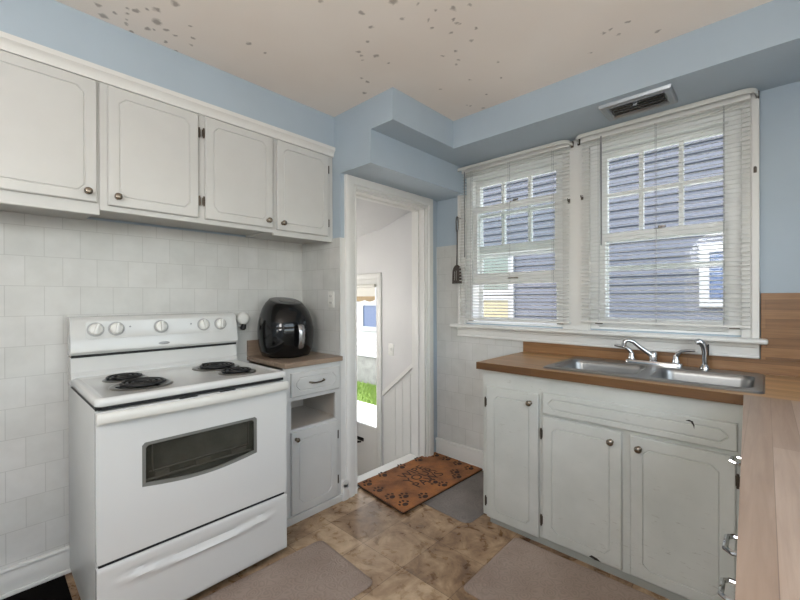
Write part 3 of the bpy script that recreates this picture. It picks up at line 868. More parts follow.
for i, y in enumerate((.369, .449, .640, .850, .941)):
    c = panel_pt(y, 1.131, .001)
    b = NB(); lathe(b, [(.034, 0), (.034, .0015)], c, nx, 28); kr = build('knob', b, MT['knob_ring'], rg, True)
    b = NB(); lathe(b, [(.027, .001), (.027, .010), (.024, .016), (.0185, .0185), (.001, .0188)], c, nx, 24)
    ang = (.35, .2, .0, -.2, .1)[i]
    g = ups * cos(ang) + Vector((0, 1, 0)) * sin(ang); sd = nx.cross(g)
    p0, p1 = c + nx * .012 - g * .024, c + nx * .012 + g * .024
    rr = []
    for p in (p0, p1): rr.append([p - sd * .006, p + sd * .006, p + sd * .0045 + nx * .021, p - sd * .0045 + nx * .021])
    rings(b, rr)
    build('grip', b, MT['knob_white'], kr, True, 40)
for y in (.505, .785):
    b = NB(); lathe(b, [(.0045, 0), (.004, .003), (.001, .0035)], panel_pt(y, 1.138, .001), nx, 12); build('indicator_light', b, MT['badge'], rg, True)
b = NB()
c = panel_pt(.650, 1.047, .0)
rings(b, [[c + nx * d + Vector((0, 1, 0)) * cos(a) * .026 * s + ups * sin(a) * .0075 * s for a in [2 * pi * k / 28 for k in range(28)]] for d, s in ((.0, 1), (.0022, 1), (.003, .85))])
build('badge', b, MT['badge'], rg, True)
# oven door
DZ0, DZ1 = .322, .868
wy0, wy1, wz1, wz0 = .419, .880, .724, .556
low = [(wy0 + (wy1 - wy0) * k / 14, wz0 - .024 * sin(pi * k / 14)) for k in range(15)]
win = low + [(wy1, wz1 - .01), (wy1 - .01, wz1), (wy0 + .01, wz1), (wy0, wz1 - .01)]
def shrink(pl, d):
    cx = (wy0 + wy1) / 2; cz = (wz0 + wz1) / 2
    return [(y - math.copysign(min(d, abs(y - cx)), y - cx) * min(1, abs(y - cx) / (.1)), z - math.copysign(min(d, abs(z - cz)), z - cz)) for y, z in pl]
b = NB(); plate(b, rrect(SY0 + .003, SY1 - .003, DZ0, DZ1, .008, 4), [win], SXF - .03, SXF, YZ)
od = build('oven_door', b, MT['enamel'], rg)
b = NB(); plate(b, win, [shrink(win, .013)], SXF - .014, SXF - .003, YZ); build('window_frame', b, MT['oven_glass'], od)
b = NB(); plate(b, shrink(win, .012), [], SXF - .009, SXF - .006, YZ); build('window_glass', b, MT['oven_pane'], od)
b = NB(); z = wz0 + .042
tube(b, [(SXF - .028, wy0 + .03, z), (SXF - .028, wy1 - .03, z)], .003, 6); tube(b, [(SXF - .026, wy0 + .02, z - .03), (SXF - .026, wy1 - .02, z - .03)], .005, 6)
tube(b, [(SXF - .026, wy0 + .04, wz1 - .02), (SXF - .026, wy0 + .042, z)], .003, 6); tube(b, [(SXF - .026, wy1 - .03, wz1 - .02), (SXF - .026, wy1 - .032, z)], .003, 6)
for k in range(3): box(b, SXF - .028, SXF - .022, wy0 + .05 + .15 * k, wy0 + .10 + .16 * k, z - .026, z - .006)
build('oven_rack', b, MT['rack'], od)
b = NB()      # full-width handle, bowed forwards in the middle, returning to the door at both ends
rs = []
N = 24
for k in range(N + 1):
    s = k / N; y = SY0 + .004 + (SY1 - SY0 - .008) * s
    out = .030 + .014 * sin(pi * s)
    if k in (0, N): out -= .006
    zt_, zb_ = .868, .832
    rs.append([Vector((SXF + .002 if k in (0, N) else SXF + out - .022, y, zb_ + .004)), Vector((SXF + out - .003, y, zb_)), Vector((SXF + out, y, zb_ + .006)), Vector((SXF + out - .002, y, zt_ - .008)), Vector((SXF + out - .008, y, zt_)), Vector((SXF + .002 if k in (0, N) else SXF + out - .022, y, zt_ - .002))])
rings(b, rs)
for y in (SY0 + .012, SY1 - .012): box(b, SXF - .001, SXF + .022, y - .010, y + .010, .828, .866, .003)
tag(build('handle', b, MT['enamel_warm'], od, True, 40), 'off-white bowed handle')
for y in (.585, .745):
    b = NB(); box(b, SXF - .004, SXF + .0015, y - .034, y + .034, .8665, .871); build('vent_slot', b, MT['black_gap'], od)
b = NB(); box(b, SXF - .03, SXF - .012, SY0 + .01, SY1 - .01, .300, .330); build('seam', b, MT['black_gap'], rg)
# storage drawer with a scooped grip
b = NB()
N = 16; M_ = 14
z0, z1 = .040, .306
gy0, gy1, gz = SY0 + .10, SY1 - .10, .245
ys = [SY0 + .003 + (SY1 - SY0 - .006) * k / 28 for k in range(29)]
zs = [z0, z0 + .004] + [z0 + .004 + (z1 - z0 - .008) * k / 22 for k in range(1, 22)] + [z1 - .004, z1]
grid = []
for z in zs:
    row = []
    for y in ys:
        bow = gz - .012 * (1 - ((y - (gy0 + gy1) / 2) / ((gy1 - gy0) / 2)) ** 2)
        e = max(0, min(1, min(y - gy0 + .03, gy1 + .03 - y) / .05))
        d = z - bow
        x = SXF
        if -.05 < d < .03: x += e * (.011 * math.exp(-((d + .012) / .012) ** 2) - .008 * math.exp(-((d - .012) / .009) ** 2))
        if z in (z0, z1): x -= .004
        row.append(b.verts.new((x, y, z)))
    grid.append(row)
for i in range(len(zs) - 1):
    for j in range(len(ys) - 1): b.faces.new((grid[i][j], grid[i][j + 1], grid[i + 1][j + 1], grid[i + 1][j]))
bl = [b.verts.new((SXF - .03, y, z)) for y, z in rect(ys[0], ys[-1], z0, z1)]
b.faces.new(bl)
b.faces.new([bl[0]] + grid[0][::1] + [bl[1]]); b.faces.new([bl[3]] + grid[-1] + [bl[2]])
b.faces.new([bl[0]] + [r[0] for r in grid] + [bl[3]]); b.faces.new([bl[1]] + [r[-1] for r in grid] + [bl[2]])
build('storage_drawer', b, MT['enamel'], rg, True, 50)

# ------------------------------------------------------------------ air fryer
FX, FY, FZ = -2.218, 1.318, .914
af = thing('air_fryer', (FX, FY, FZ), 'glossy black egg-shaped air fryer on the small wood-look countertop', 'air fryer')
fa = radians(-4); fd = Vector((cos(fa), sin(fa), 0)); fs = Vector((-sin(fa), cos(fa), 0))
C0 = Vector((FX, FY, FZ))
def fry(rx, ry, z, n=40, ex=2.3):
    out = []
    for k in range(n):
        a = 2 * pi * k / n
        ca, sa = cos(a), sin(a)
        p = (abs(ca) ** (2 / ex) * math.copysign(1, ca) * rx, abs(sa) ** (2 / ex) * math.copysign(1, sa) * ry)
        out.append((p[0], p[1], z))
    return out
def fry_world(L, tilt=0):
    return [C0 + fd * x + fs * y + Vector((0, 0, z - tilt * x)) for x, y, z in L]
prof_f = [(.118, .006), (.140, .010), (.152, .04), (.160, .08), (.164, .13), (.164, .175), (.160, .215), (.150, .255), (.136, .292), (.118, .322), (.096, .346)]
b = NB(); rings(b, [fry_world(fry(r * 1.0, r, z), .0 if z < .2 else (z - .2) * 1.6) for r, z in prof_f])
build('housing', b, MT['fryer'], af, True, 60)
b = NB(); lathe(b, [(.11, 0), (.118, .008)], C0, (0, 0, 1), 30); build('base', b, MT['matte_black'], af)
tl = (.346 - .2) * 1.6
b = NB(); rings(b, [fry_world(fry(r, r, z), tl) for r, z in ((.094, .3455), (.090, .349), (.08, .3505))]); cp = build('control_panel', b, MT['fryer_grey'], af, True)
b = NB(); rings(b, [fry_world([(x * .72 + .022, y * .8, z) for x, y, z in fry(.062, .062, z)], tl) for z in (.350, .3525)]); build('display', b, MT['fryer_disp'], cp)
b = NB()      # drawer front: a raised shell section on the front of the housing
rs = []
for z in (.035, .05, .09, .13, .165, .185, .192):
    r = None
    for (r0, h0), (r1, h1) in zip(prof_f[:-1], prof_f[1:]):
        if h0 <= z <= h1: r = r0 + (r1 - r0) * (z - h0) / (h1 - h0)
    off = .0035 if .04 < z < .19 else .0005
    arc = []
    A = radians(58)
    for k in range(17):
        a = -A + 2 * A * k / 16
        ca, sa = cos(a), sin(a); rad = 1 / ((abs(ca) ** 2.3 + abs(sa) ** 2.3) ** (1 / 2.3))
        o = off if 0 < k < 16 else .0004
        arc.append(C0 + (fd * ca + fs * sa) * (r * rad + o) + Vector((0, 0, z)))
    inn = [p - (Vector((p.x, p.y, 0)) - Vector((FX, FY, 0))).normalized() * .006 for p in arc[::-1]]
    rs.append(arc + inn)
rings(b, rs); bd = build('basket_drawer', b, MT['fryer'], af, True, 50)
b = NB()
h = lambda o, z: C0 + fd * (.164 + o) + Vector((0, 0, z))
rs = []
for z, o, w in ((.062, .022, .012), (.07, .030, .017), (.11, .040, .019), (.16, .042, .020), (.195, .034, .020), (.205, .022, .018)):
    p = h(o, z); rs.append([p + fs * w * cos(a) + fd * .010 * sin(a) for a in [2 * pi * k / 14 for k in range(14)]])
rings(b, rs); hb = build('handle', b, MT['silver'], bd, True, 60)
b = NB(); 
rs = []
for o, z, w in ((-.01, .178, .024), (.02, .18, .022), (.036, .182, .020)):
    p = h(o, z); rs.append([p + fs * w * cos(a) + Vector((0, 0, .018 * sin(a))) for a in [2 * pi * k / 12 for k in range(12)]])
rings(b, rs); build('handle_mount', b, MT['fryer'], bd, True)
b = NB(); p = C0 + fs * .15 + Vector((-.06, 0, .01))
tube(b, [p + Vector((0, -.03, .03)), p + Vector((.02, .02, .02)), p + Vector((.03, .04, .0)), p + Vector((-.02, .045, -.004)), p + Vector((-.09, .03, .0)), p + Vector((-.11, 0, .02)), p + Vector((-.11, -.06, .02))], .0045, 8)
build('power_cord', b, MT['matte_black'], af, True)

# white round plug-in fitting on the tile behind the range
p = unproj(242.5, 318.5, 0, XL + .03)
t = thing('plug_in_light', (XL + .008, p.y, p.z), 'round white plug-in fitting with a black tip on the tile between range and air fryer', 'plug-in light')
b = NB(); lathe(b, [(.034, 0), (.040, .006), (.040, .016), (.034, .024), (.02, .028), (.001, .029)], (XL + .022, p.y, p.z), (1, 0, 0), 28); build('disc', b, MT['plastic_white'], t, True, 60)
b = NB(); box(b, XL + .008, XL + .026, p.y - .02, p.y + .02, p.z - .05, p.z + .03, .003); build('socket_plate', b, MT['plastic_white'], t)
b = NB(); lathe(b, [(.012, 0), (.018, .008), (.014, .03), (.009, .036)], (XL + .04, p.y - .004, p.z - .068), (.15, .2, 1), 14); tag(build('tip', b, MT['matte_black'], t, True), 'black tip')
# outlet on the end wall
p = unproj(331.5, 299.5, 1, YE - .008)
t = thing('wall_outlet', (p.x, YE - .008, p.z), 'white power outlet on the tiled end wall right of the air fryer', 'outlet')
b = NB(); box(b, p.x - .032, p.x + .032, YE - .014, YE - .008, p.z - .052, p.z + .052, .003); build('plate', b, MT['plastic_white'], t, True)
for dz in (-.021, .021):
    b = NB(); lathe(b, [(.017, 0), (.016, .002)], (p.x, YE - .014, p.z + dz), (0, -1, 0), 20); s_ = build('socket', b, MT['plastic_white'], t)
    b = NB(); box(b, p.x - .008, p.x - .005, YE - .0168, YE - .0155, p.z + dz - .006, p.z + dz + .006); box(b, p.x + .005, p.x + .008, YE - .0168, YE - .0155, p.z + dz - .006, p.z + dz + .006); build('slot', b, MT['slot'], s_)

# ------------------------------------------------------------------ sink cabinet
CF = 1.976; DF = CF - .018
PY = lambda a, c, d: (a, -d, c)               # faces -y : depth grows to -y
t = thing('sink_cabinet', (-.62, 2.25, 0), 'worn grey-white sink base cabinet with three doors under the windows', 'cabinet')
b = NB()
box(b, -1.1895, -1.17, CF + .01, YW - .026, .04, .866); box(b, -1.17, -.03, YW - .04, YW - .03, .04, .70); box(b, -1.17, .58, CF + .02, YW - .026, .04, .055); box(b, -.865, -.85, CF + .02, YW - .04, .05, .70)
build('carcass', b, MT['worn'], t)
b = NB(); plate(b, rect(-1.19, -.022, .036, .868), [rect(-1.15, -.88, .06, .75), rect(-.81, -.49, .08, .64), rect(-.42, -.11, .08, .64)], CF - .0, CF + .019, XZ)
build('face_frame', b, MT['worn'], t)
doors = [(-1.160, -.858, .036, .776, -1, 1), (-.836, -.474, .046, .668, -1, 1), (-.440, -.084, .046, .664, 1, -1)]
for (a0, a1, c0, c1, hs, kp) in doors:
    b = NB(); door_bm(b, a0, a1, c0, c1, -CF + .0005, .0175, PY, .046, .024)
    d = build('door', b, MT['worn'], t)
    knob(d, (a0 + .035 if kp < 0 else a1 - .042, DF, c1 - .05), (0, -1, 0), .0155)
    for hz in (c0 + .09, c1 - .09): hinge(d, ((a1 + .006) if hs > 0 else (a0 - (.006 if a0 > -1 else .004)), hz, -DF + (0 if a0 > -1 else .004)), PY, .055)
b = NB(); door_bm(b, -.836, -.079, .682, .79, -CF + .0005, .0165, PY, .026, .022); fp = build('drawer_front', b, MT['worn'], t)
b = NB()
for pts in ([(-.240, .772), (-.228, .777), (-.215, .773), (-.210, .758), (-.211, .742), (-.2145, .756), (-.2225, .7695)], ):
    plate(b, pts, [], DF - .0002, DF + .001, XZ)
tag(build('paint_chip', b, MT['chip'], fp), 'dark paint chip')
b = NB(); plate(b, [(-.60, .062), (-.575, .058), (-.56, .048), (-.585, .0465), (-.612, .052)], [], DF - .0004, DF + .001, XZ); tag(build('paint_chip', b, MT['chip'], t), 'dark paint chip')
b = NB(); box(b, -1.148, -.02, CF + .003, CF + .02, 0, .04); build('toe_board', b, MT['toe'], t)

# side run of cabinets on the right under the return worktop
t = thing('drawer_cabinet', (.29, .9, 0), 'grey-white cabinet run under the right-hand worktop, only its chrome pulls showing', 'cabinet')
b = NB(); box(b, 0.0, XR - .012, -.4, CF - .04, .08, .868); box(b, .05, XR - .012, -.4, CF - .04, 0, .08); build('carcass', b, MT['worn'], t)
for (a0, a1, c0, c1) in ((1.66, 1.92, .655, .80), (1.0, 1.60, .655, .80), (1.0, 1.60, .535, .645), (1.0, 1.60, .11, .52), (.3, .95, .655, .80), (.3, .95, .11, .64)):
    b = NB(); box(b, -.018, 0, a0, a1, c0, c1, .004); d = build('drawer' if c1 - c0 < .3 else 'door', b, MT['worn'], t)
    if a0 == 1.0 and c0 > .5 or a0 == 1.66:
        ya, yb = (1.165, 1.265) if a0 == 1.0 else (1.80, 1.885)
        zc = {.655: .686, .535: .575}[c0] if a0 == 1.0 else .690
        xo = (-.070 if a0 == 1.0 else -.090) if c0 == .655 else -.078
        b = NB()
        pl = [(-.016, ya + .012, zc), (xo + .012, ya + .008, zc), (xo, ya + .02, zc), (xo, yb - .02, zc), (xo + .012, yb - .008, zc), (-.016, yb - .012, zc)]
        tube(b, pl, .0062, 8)
        for y in (ya + .012, yb - .012): cyl(b, (-.019, y, zc), (-.014, y, zc), .01, n=12)
        build('handle', b, MT['chrome'], d, True)

# ------------------------------------------------------------------ worktop
ZT, TH = .908, .04
b0 = (-.826, -.444, 2.055, 2.385); b1 = (-.390, -.034, 2.055, 2.385)
wt = thing('worktop', (-.3, 2.2, ZT - TH), 'L-shaped butcher-block laminate worktop around the sink and along the right side', 'countertop')
CY = 1.943
b = NB(); plate(b, rect(-1.212, XR - .012, CY + .004, YW - .0265), [rrect(b0[0] - .012, b1[1] + .012, b0[2] - .02, 2.44, .03)], ZT - TH, ZT, XY)
build('sink_run', b, MT['wood_x'], wt)
b = NB(); box(b, -1.214, -.061, CY, CY + .004, ZT - TH, ZT - .001); box(b, -1.216, -1.212, CY, YW - .0265, ZT - TH, ZT - .001); build('edge_strip', b, MT['wood_edge'], wt)
b = NB(); plate(b, [(-.061, CY + .0035), (-.001, -.42), (XR - .012, -.42), (XR - .012, CY + .0035)], [], ZT - TH, ZT + .0004, XY); build('side_run', b, MT['wood_y'], wt)
b = NB(); box(b, -1.214, XR - .012, YW - .026, YW - .0085, ZT, .9765); build('backsplash', b, MT['wood_wall'], wt)
b = NB(); box(b, -.018, XR - .002, YW - .0245, YW - .001, .9765, 1.292, .002); struct('wall_wood_panel', b, MT['wood_wall'])

# ------------------------------------------------------------------ sink
sk = thing('kitchen_sink', (-.44, 2.24, ZT), 'stainless double-bowl drop-in sink in the worktop under the window', 'sink')
b = NB()
o = rrect(-.858, -.002, 1.995, 2.503, .03, 6); hs = [rrect(*b0, .05, 6), rrect(*b1, .05, 6)]
t_ = bmesh.new()
plate(b, rrect(-.852, -.008, 2.001, 2.497, .028, 6), hs, ZT + .0055, ZT + .0075, XY)
ol = [Vector((x, y, ZT + .0005)) for x, y in o]; ml = [Vector((x, y, ZT + .0075)) for x, y in rrect(-.852, -.008, 2.001, 2.497, .028, 6)]
ll = [Vector((x, y, ZT + .0005)) for x, y in rrect(-.845, -.015, 2.008, 2.49, .025, 6)]
rings(b, [ol, ml, ll], cap0=False, cap1=False)
build('rim', b, MT['sink'], sk, True, 30)
for q in (b0, b1):
    b = NB()
    def lp2(off, z, r): return [Vector((x, y, z)) for x, y in rrect(q[0] + off, q[1] - off, q[2] + off, q[3] - off, r, 6)]
    rings(b, [lp2(-.004, ZT + .0078, .054), lp2(.002, ZT + .004, .05), lp2(.006, ZT - .02, .05), lp2(.014, ZT - .12, .05), lp2(.022, ZT - .16, .05), lp2(.05, ZT - .175, .04), lp2(.12, ZT - .178, .03)], cap0=False)
    bw = build('bowl', b, MT['sink'], sk, True, 60)
    b = NB(); lathe(b, [(.042, .0), (.042, .003), (.03, .003), (.024, -.003), (.001, -.003)], ((q[0] + q[1]) / 2, (q[2] + q[3]) / 2 + .02, ZT - .1765), (0, 0, 1), 24, cap0=False, cap1=False); build('drain', b, MT['chrome'], bw, True)
# faucet
ZD = ZT + .0078; YF = 2.455
fc = thing('faucet', (-.44, YF, ZD), 'chrome two-lever faucet standing on the rear rim of the double sink', 'faucet')
b = NB(); L = lambda off, z: [Vector((x, y, z)) for x, y in rrect(-.572 + off, -.308 - off, YF - .026 + off, YF + .026 - off, .024 - off, 5)]
rings(b, [L(0, ZD), L(0, ZD + .012), L(.004, ZD + .018), L(.01, ZD + .019)]); build('base_plate', b, MT['chrome'], fc, True)
b = NB(); lathe(b, [(.02, .018), (.02, .045), (.017, .062), (.012, .07), (.001, .072)], (-.44, YF, ZD), (0, 0, 1), 20); build('hub', b, MT['chrome'], fc, True, 60)
b = NB(); tube(b, [(-.443, YF - .004, ZD + .045), (-.462, YF - .012, ZD + .062), (-.50, YF - .025, ZD + .092), (-.525, YF - .04, ZD + .118), (-.545, YF - .05, ZD + .126), (-.560, YF - .055, ZD + .122), (-.566, YF - .057, ZD + .106)], [.013, .012, .011, .0105, .0105, .0115, .012], 12)
cyl(b, (-.566, YF - .057, ZD + .11), (-.566, YF - .057, ZD + .092), .0125, n=14)
build('spout', b, MT['chrome'], fc, True, 60)
for x, s in ((-.542, -1), (-.340, 1)):
    b = NB(); lathe(b, [(.018, .017), (.018, .03), (.014, .04), (.013, .052), (.010, .058), (.001, .06)], (x, YF, ZD), (0, 0, 1), 18)
    tube(b, [(x, YF, ZD + .045), (x + s * .008, YF - .004, ZD + .066), (x + s * .025, YF - .008, ZD + .082), (x + s * .055, YF - .012, ZD + .088), (x + s * .082, YF - .014, ZD + .09)], [.011, .011, .009, .008, .006], 10)
    build('lever', b, MT['chrome'], fc, True, 60)
t = thing('sink_sprayer', (-.222, YF, ZD), 'chrome side sprayer standing on the sink rim right of the faucet', 'sprayer')
b = NB(); lathe(b, [(.022, 0), (.022, .008), (.016, .018), (.013, .024)], (-.222, YF, ZD), (0, 0, 1), 18); build('base', b, MT['chrome'], t, True)
b = NB(); tube(b, [(-.222, YF, ZD + .02), (-.222, YF, ZD + .05), (-.221, YF, ZD + .085), (-.224, YF - .003, ZD + .112), (-.232, YF - .008, ZD + .130), (-.244, YF - .014, ZD + .138), (-.256, YF - .02, ZD + .133)], [.012, .0125, .014, .015, .016, .016, .014], 12); build('spray_head', b, MT['chrome'], t, True, 60)
b = NB(); box(b, -.211, -.205, YF - .006, YF + .006, ZD + .07, ZD + .125, .002); build('trigger', b, MT['matte_black'], t)

# ------------------------------------------------------------------ floor mats
def mat_thing(name, x0, x1, y0, y1, z0, z1, r, mat, label, rot=0, edge=None):
    cx, cy = (x0 + x1) / 2, (y0 + y1) / 2
    b = NB(); ca, sa = cos(rot), sin(rot)
    def lp3(off, z):
        return [Vector((cx + (x - cx) * ca - (y - cy) * sa, cy + (x - cx) * sa + (y - cy) * ca, z)) for x, y in rrect(x0 + off, x1 - off, y0 + off, y1 - off, max(r - off, .004), 6)]
    rings(b, [lp3(.002, z0), lp3(0, z0 + .002), lp3(.003, z0 + (z1 - z0) * .45), lp3(.018, z1 - .001), lp3(.024, z1)])
    return tag(build(name, b, mat, None, True, 30, (cx, cy, z0)), label, 'mat')
mat_thing('kitchen_mat', -1.735, -1.295, .43, 1.213, .0005, .016, .035, MT['mat_taupe'], 'taupe embossed kitchen mat with rounded corners in front of the range', radians(-3))
mat_thing('kitchen_mat', -.975, -.20, 1.43, 1.938, .0005, .016, .03, MT['mat_taupe'], 'taupe embossed kitchen mat on the floor in front of the sink cabinet')
mat_thing('floor_mat', -1.70, -1.21, 1.868, 2.50, .0005, .010, .05, MT['mat_grey'], 'grey mat partly under the paw-print doormat by the sink cabinet', radians(-2))
dm = thing('doormat', (-1.785, 2.13, .011), 'orange-brown coir doormat with dark paw prints in front of the open doorway', 'doormat')
P4 = [Vector((-2.018, 1.737)), Vector((-1.555, 1.69)), Vector((-1.525, 2.515)), Vector((-1.985, 2.528))]
def mq(s, t_): return (P4[0] * (1 - s) + P4[1] * s) * (1 - t_) + (P4[3] * (1 - s) + P4[2] * s) * t_
def mz(s, t_):      # rises over the threshold on the far side and over the grey mat beneath
    p = mq(s, t_)
    z = .0125
    z += .006 * max(0, min(1, (-1.96 - p.x) / .03))
    return z
b = NB(); ns, nt = 24, 40
for h in (0, .009):
    pass
top = [[b.verts.new((*mq(i / ns, j / nt), mz(i / ns, j / nt) + .009 + random.uniform(-.0007, .0007))) for j in range(nt + 1)] for i in range(ns + 1)]
bot = [[b.verts.new((*mq(i / ns, j / nt), mz(i / ns, j / nt) + .002)) for j in range(nt + 1)] for i in range(ns + 1)]
for i in range(ns):
    for j in range(nt):
        b.faces.new((top[i][j], top[i + 1][j], top[i + 1][j + 1], top[i][j + 1])); b.faces.new((bot[i][j], bot[i][j + 1], bot[i + 1][j + 1], bot[i + 1][j]))
for i in range(ns):
    for j in (0, nt): b.faces.new((top[i][j], top[i + 1][j], bot[i + 1][j], bot[i][j]))
for j in range(nt):
    for i in (0, ns): b.faces.new((top[i][j], top[i][j + 1], bot[i][j + 1], bot[i][j]))
build('pile', b, MT['coir'], dm)
b = NB()
def grow(P, d):
    c = sum((p for p in P), Vector((0, 0))) / 4
    return [p + (p - c).normalized() * d for p in P]
P5 = grow(P4, .004)
rings(b, [[Vector((p.x, p.y, z)) for p in P5] for z in (.0105, .0145)]); build('backing', b, MT['coir_edge'], dm)
b = NB()
def disc(bm, s, t_, rs_, rt_, rot=0, dz=.0105):
    # ellipse in mat coordinates (metres along s / t)
    W, H = .465, .825
    vs = []
    for k in range(12):
        a = 2 * pi * k / 12
        x, y = rs_ * cos(a), rt_ * sin(a)
        xr, yr = x * cos(rot) - y * sin(rot), x * sin(rot) + y * cos(rot)
        ss, tt = s + xr / W, t_ + yr / H
        vs.append((*mq(ss, tt), mz(ss, tt) + dz))
    rings(bm, [[Vector(v) - Vector((0, 0, .002)) for v in vs], [Vector(v) for v in vs]])
def paw(bm, s, t_, rot, k=1.0):
    W, H = .465, .825
    def off(x, y): return (s + (x * cos(rot) - y * sin(rot)) * k / W, t_ + (x * sin(rot) + y * cos(rot)) * k / H)
    disc(bm, *off(.006, 0), .017 * k, .021 * k, rot)
    for a, r in ((-.032, .0), (-.012, -.022), (.012, -.022), (.032, .0)):
        disc(bm, *off(r - .012, a), .0105 * k, .0075 * k, rot)
for s, t_, rot in ((.12, .07, .2), (.36, .07, -.2), (.62, .075, .3), (.88, .08, -.1), (.74, .16, .2), (.93, .27, .1), (.14, .94, .2), (.38, .945, -.3), (.62, .94, .2), (.86, .93, 0), (.9, .72, .2), (.91, .52, -.2), (.07, .27, .2), (.06, .5, -.2), (.07, .74, .1), (.76, .50, .5), (.78, .78, .1)):
    paw(b, s, t_, rot)
cp = mq(.48, .5)
mtx = lambda s: Matrix.Translation((*mq(s, .5), .0226)) @ Matrix(((0, -1, 0, 0), (1, 0, 0, 0), (0, 0, 1, 0), (0, 0, 0, 1)))
text_bm(b, 'WIPE', .105, mtx(.30)); text_bm(b, 'YOUR', .105, mtx(.47)); text_bm(b, 'PAWS', .105, mtx(.64))
tag(build('printed_pattern', b, MT['coir_dark'], dm), 'dark paw prints and lettering')

# ------------------------------------------------------------------ hanging turner
p = unproj(457.3, 219, 1, CY0 - .05)
sx = p.x; yy = CY0 - .052
st = thing('slotted_turner', (sx, yy, 1.64), 'dark brown slotted turner hanging on the left window casing', 'kitchen utensil')
b = NB()
tube(b, [(sx - .008, yy, 1.80), (sx - .009, yy, 1.86), (sx - .006, yy, 1.888), (sx, yy, 1.897), (sx + .006, yy, 1.888), (sx + .009, yy, 1.86), (sx + .008, yy, 1.80), (sx, yy, 1.765)], .0038, 8, True)
tube(b, [(sx, yy, 1.775), (sx, yy, 1.70), (sx - .002, yy, 1.60), (sx - .004, yy, 1.535), (sx - .005, yy, 1.51)], [.0045, .0042, .0042, .005, .007], 8)
build('handle', b, MT['spatula'], st, True)
b = NB()
out = [(sx - .018, 1.525), (sx - .032, 1.51), (sx - .042, 1.485), (sx - .047, 1.386), (sx + .04, 1.386)]
# ragged slots open along the right edge
for k in range(5):
    z = 1.392 + .024 * k
    out += [(sx + .04 - k * .0015, z + .012), (sx + .018, z + .013), (sx + .018, z + .019), (sx + .038 - k * .0015, z + .02)]
out += [(sx + .026, 1.512), (sx + .008, 1.527)]
plate(b, out, [rect(sx - .028, sx - .022, 1.41, 1.48), rect(sx - .012, sx - .006, 1.41, 1.485)], yy - .003, yy + .001, XZ)
build('blade', b, MT['spatula'], st)
b = NB(); cyl(b, (sx, CY0 + .002, 1.890), (sx, yy - .008, 1.892), .0018, n=8); tag(build('nail', b, MT['hinge'], None, origin=(sx, CY0, 1.89)), 'small nail in the window casing holding the hanging turner', 'nail')

# ------------------------------------------------------------------ register in the window soffit
vq = (-.632, -.318, 2.178, 2.378)
t = thing('air_register', ((vq[0] + vq[1]) / 2, (vq[2] + vq[3]) / 2, ZS), 'silver metal air register set in the underside of the blue window soffit', 'vent')
b = NB()
def lv(off, z): return [Vector((x, y, z)) for x, y in rect(vq[0] + off, vq[1] - off, vq[2] + off, vq[3] - off)]
rings(b, [lv(0, ZS - .0005), lv(.003, ZS - .016), lv(.010, ZS - .020), lv(.030, ZS - .020), lv(.040, ZS - .012), lv(.041, ZS - .0005)], cap0=False, cap1=False)
build('frame', b, MT['vent'], t)
b = NB(); box(b, vq[0] + .04, vq[1] - .04, vq[2] + .04, vq[3] - .04, ZS - .002, ZS - .0005); build('back_plate', b, MT['rack'], t)
for k in range(4):
    y = vq[2] + .058 + .029 * k
    b = NB(); rings(b, [[Vector((x, y - .012, ZS - .020)), Vector((x, y + .010, ZS - .004)), Vector((x, y + .0115, ZS - .005)), Vector((x, y - .0105, ZS - .021))] for x in (vq[0] + .04, vq[1] - .04)]); build('louver', b, MT['vent'], t)
xm = (vq[0] + vq[1]) / 2
b = NB(); box(b, xm - .010, xm + .010, vq[2] + .044, vq[2] + .056, ZS - .030, ZS - .012, .002); build('lever', b, MT['vent'], t)

# ------------------------------------------------------------------ outside: lawn, walk, neighbour house
GZ = -.75; NY = 6.3
b = NB(); box(b, -14, 8, YW + .16, 14, GZ - .2, GZ); struct('ground_lawn', b, MT['soil'])
b = NB(); box(b, -12, 6, YW + .16, 5.05, GZ, GZ + .03); struct('ground_walkway', b, MT['concrete'])  # walk widened towards the kitchen wall to bounce light up through the windows
b = NB()
rnd = random.Random(3)
for _ in range(5200):
    x = rnd.uniform(-9.5, -5.0) if rnd.random() < .85 else rnd.uniform(-5, 1); y = rnd.uniform(5.08, NY - .08); h_ = rnd.uniform(.05, .13); a = rnd.uniform(0, 2 * pi)
    dx, dy = cos(a) * .006, sin(a) * .006; lx, ly = rnd.uniform(-.04, .04), rnd.uniform(-.04, .04)
    v = [b.verts.new(q) for q in ((x - dx, y - dy, GZ), (x + dx, y + dy, GZ), (x + lx, y + ly, GZ + h_))]; b.faces.new(v)
tag(build('grass', b, MT['grass']), 'green grass strip at the foot of the neighbouring house', 'grass', kind='stuff')
MT['nframe'] = paint('neighbour window frame', srgb(140, 142, 146), .6, .03).m
MT['siding_white'] = paint('white siding', srgb(158, 159, 161), .6, .03).m
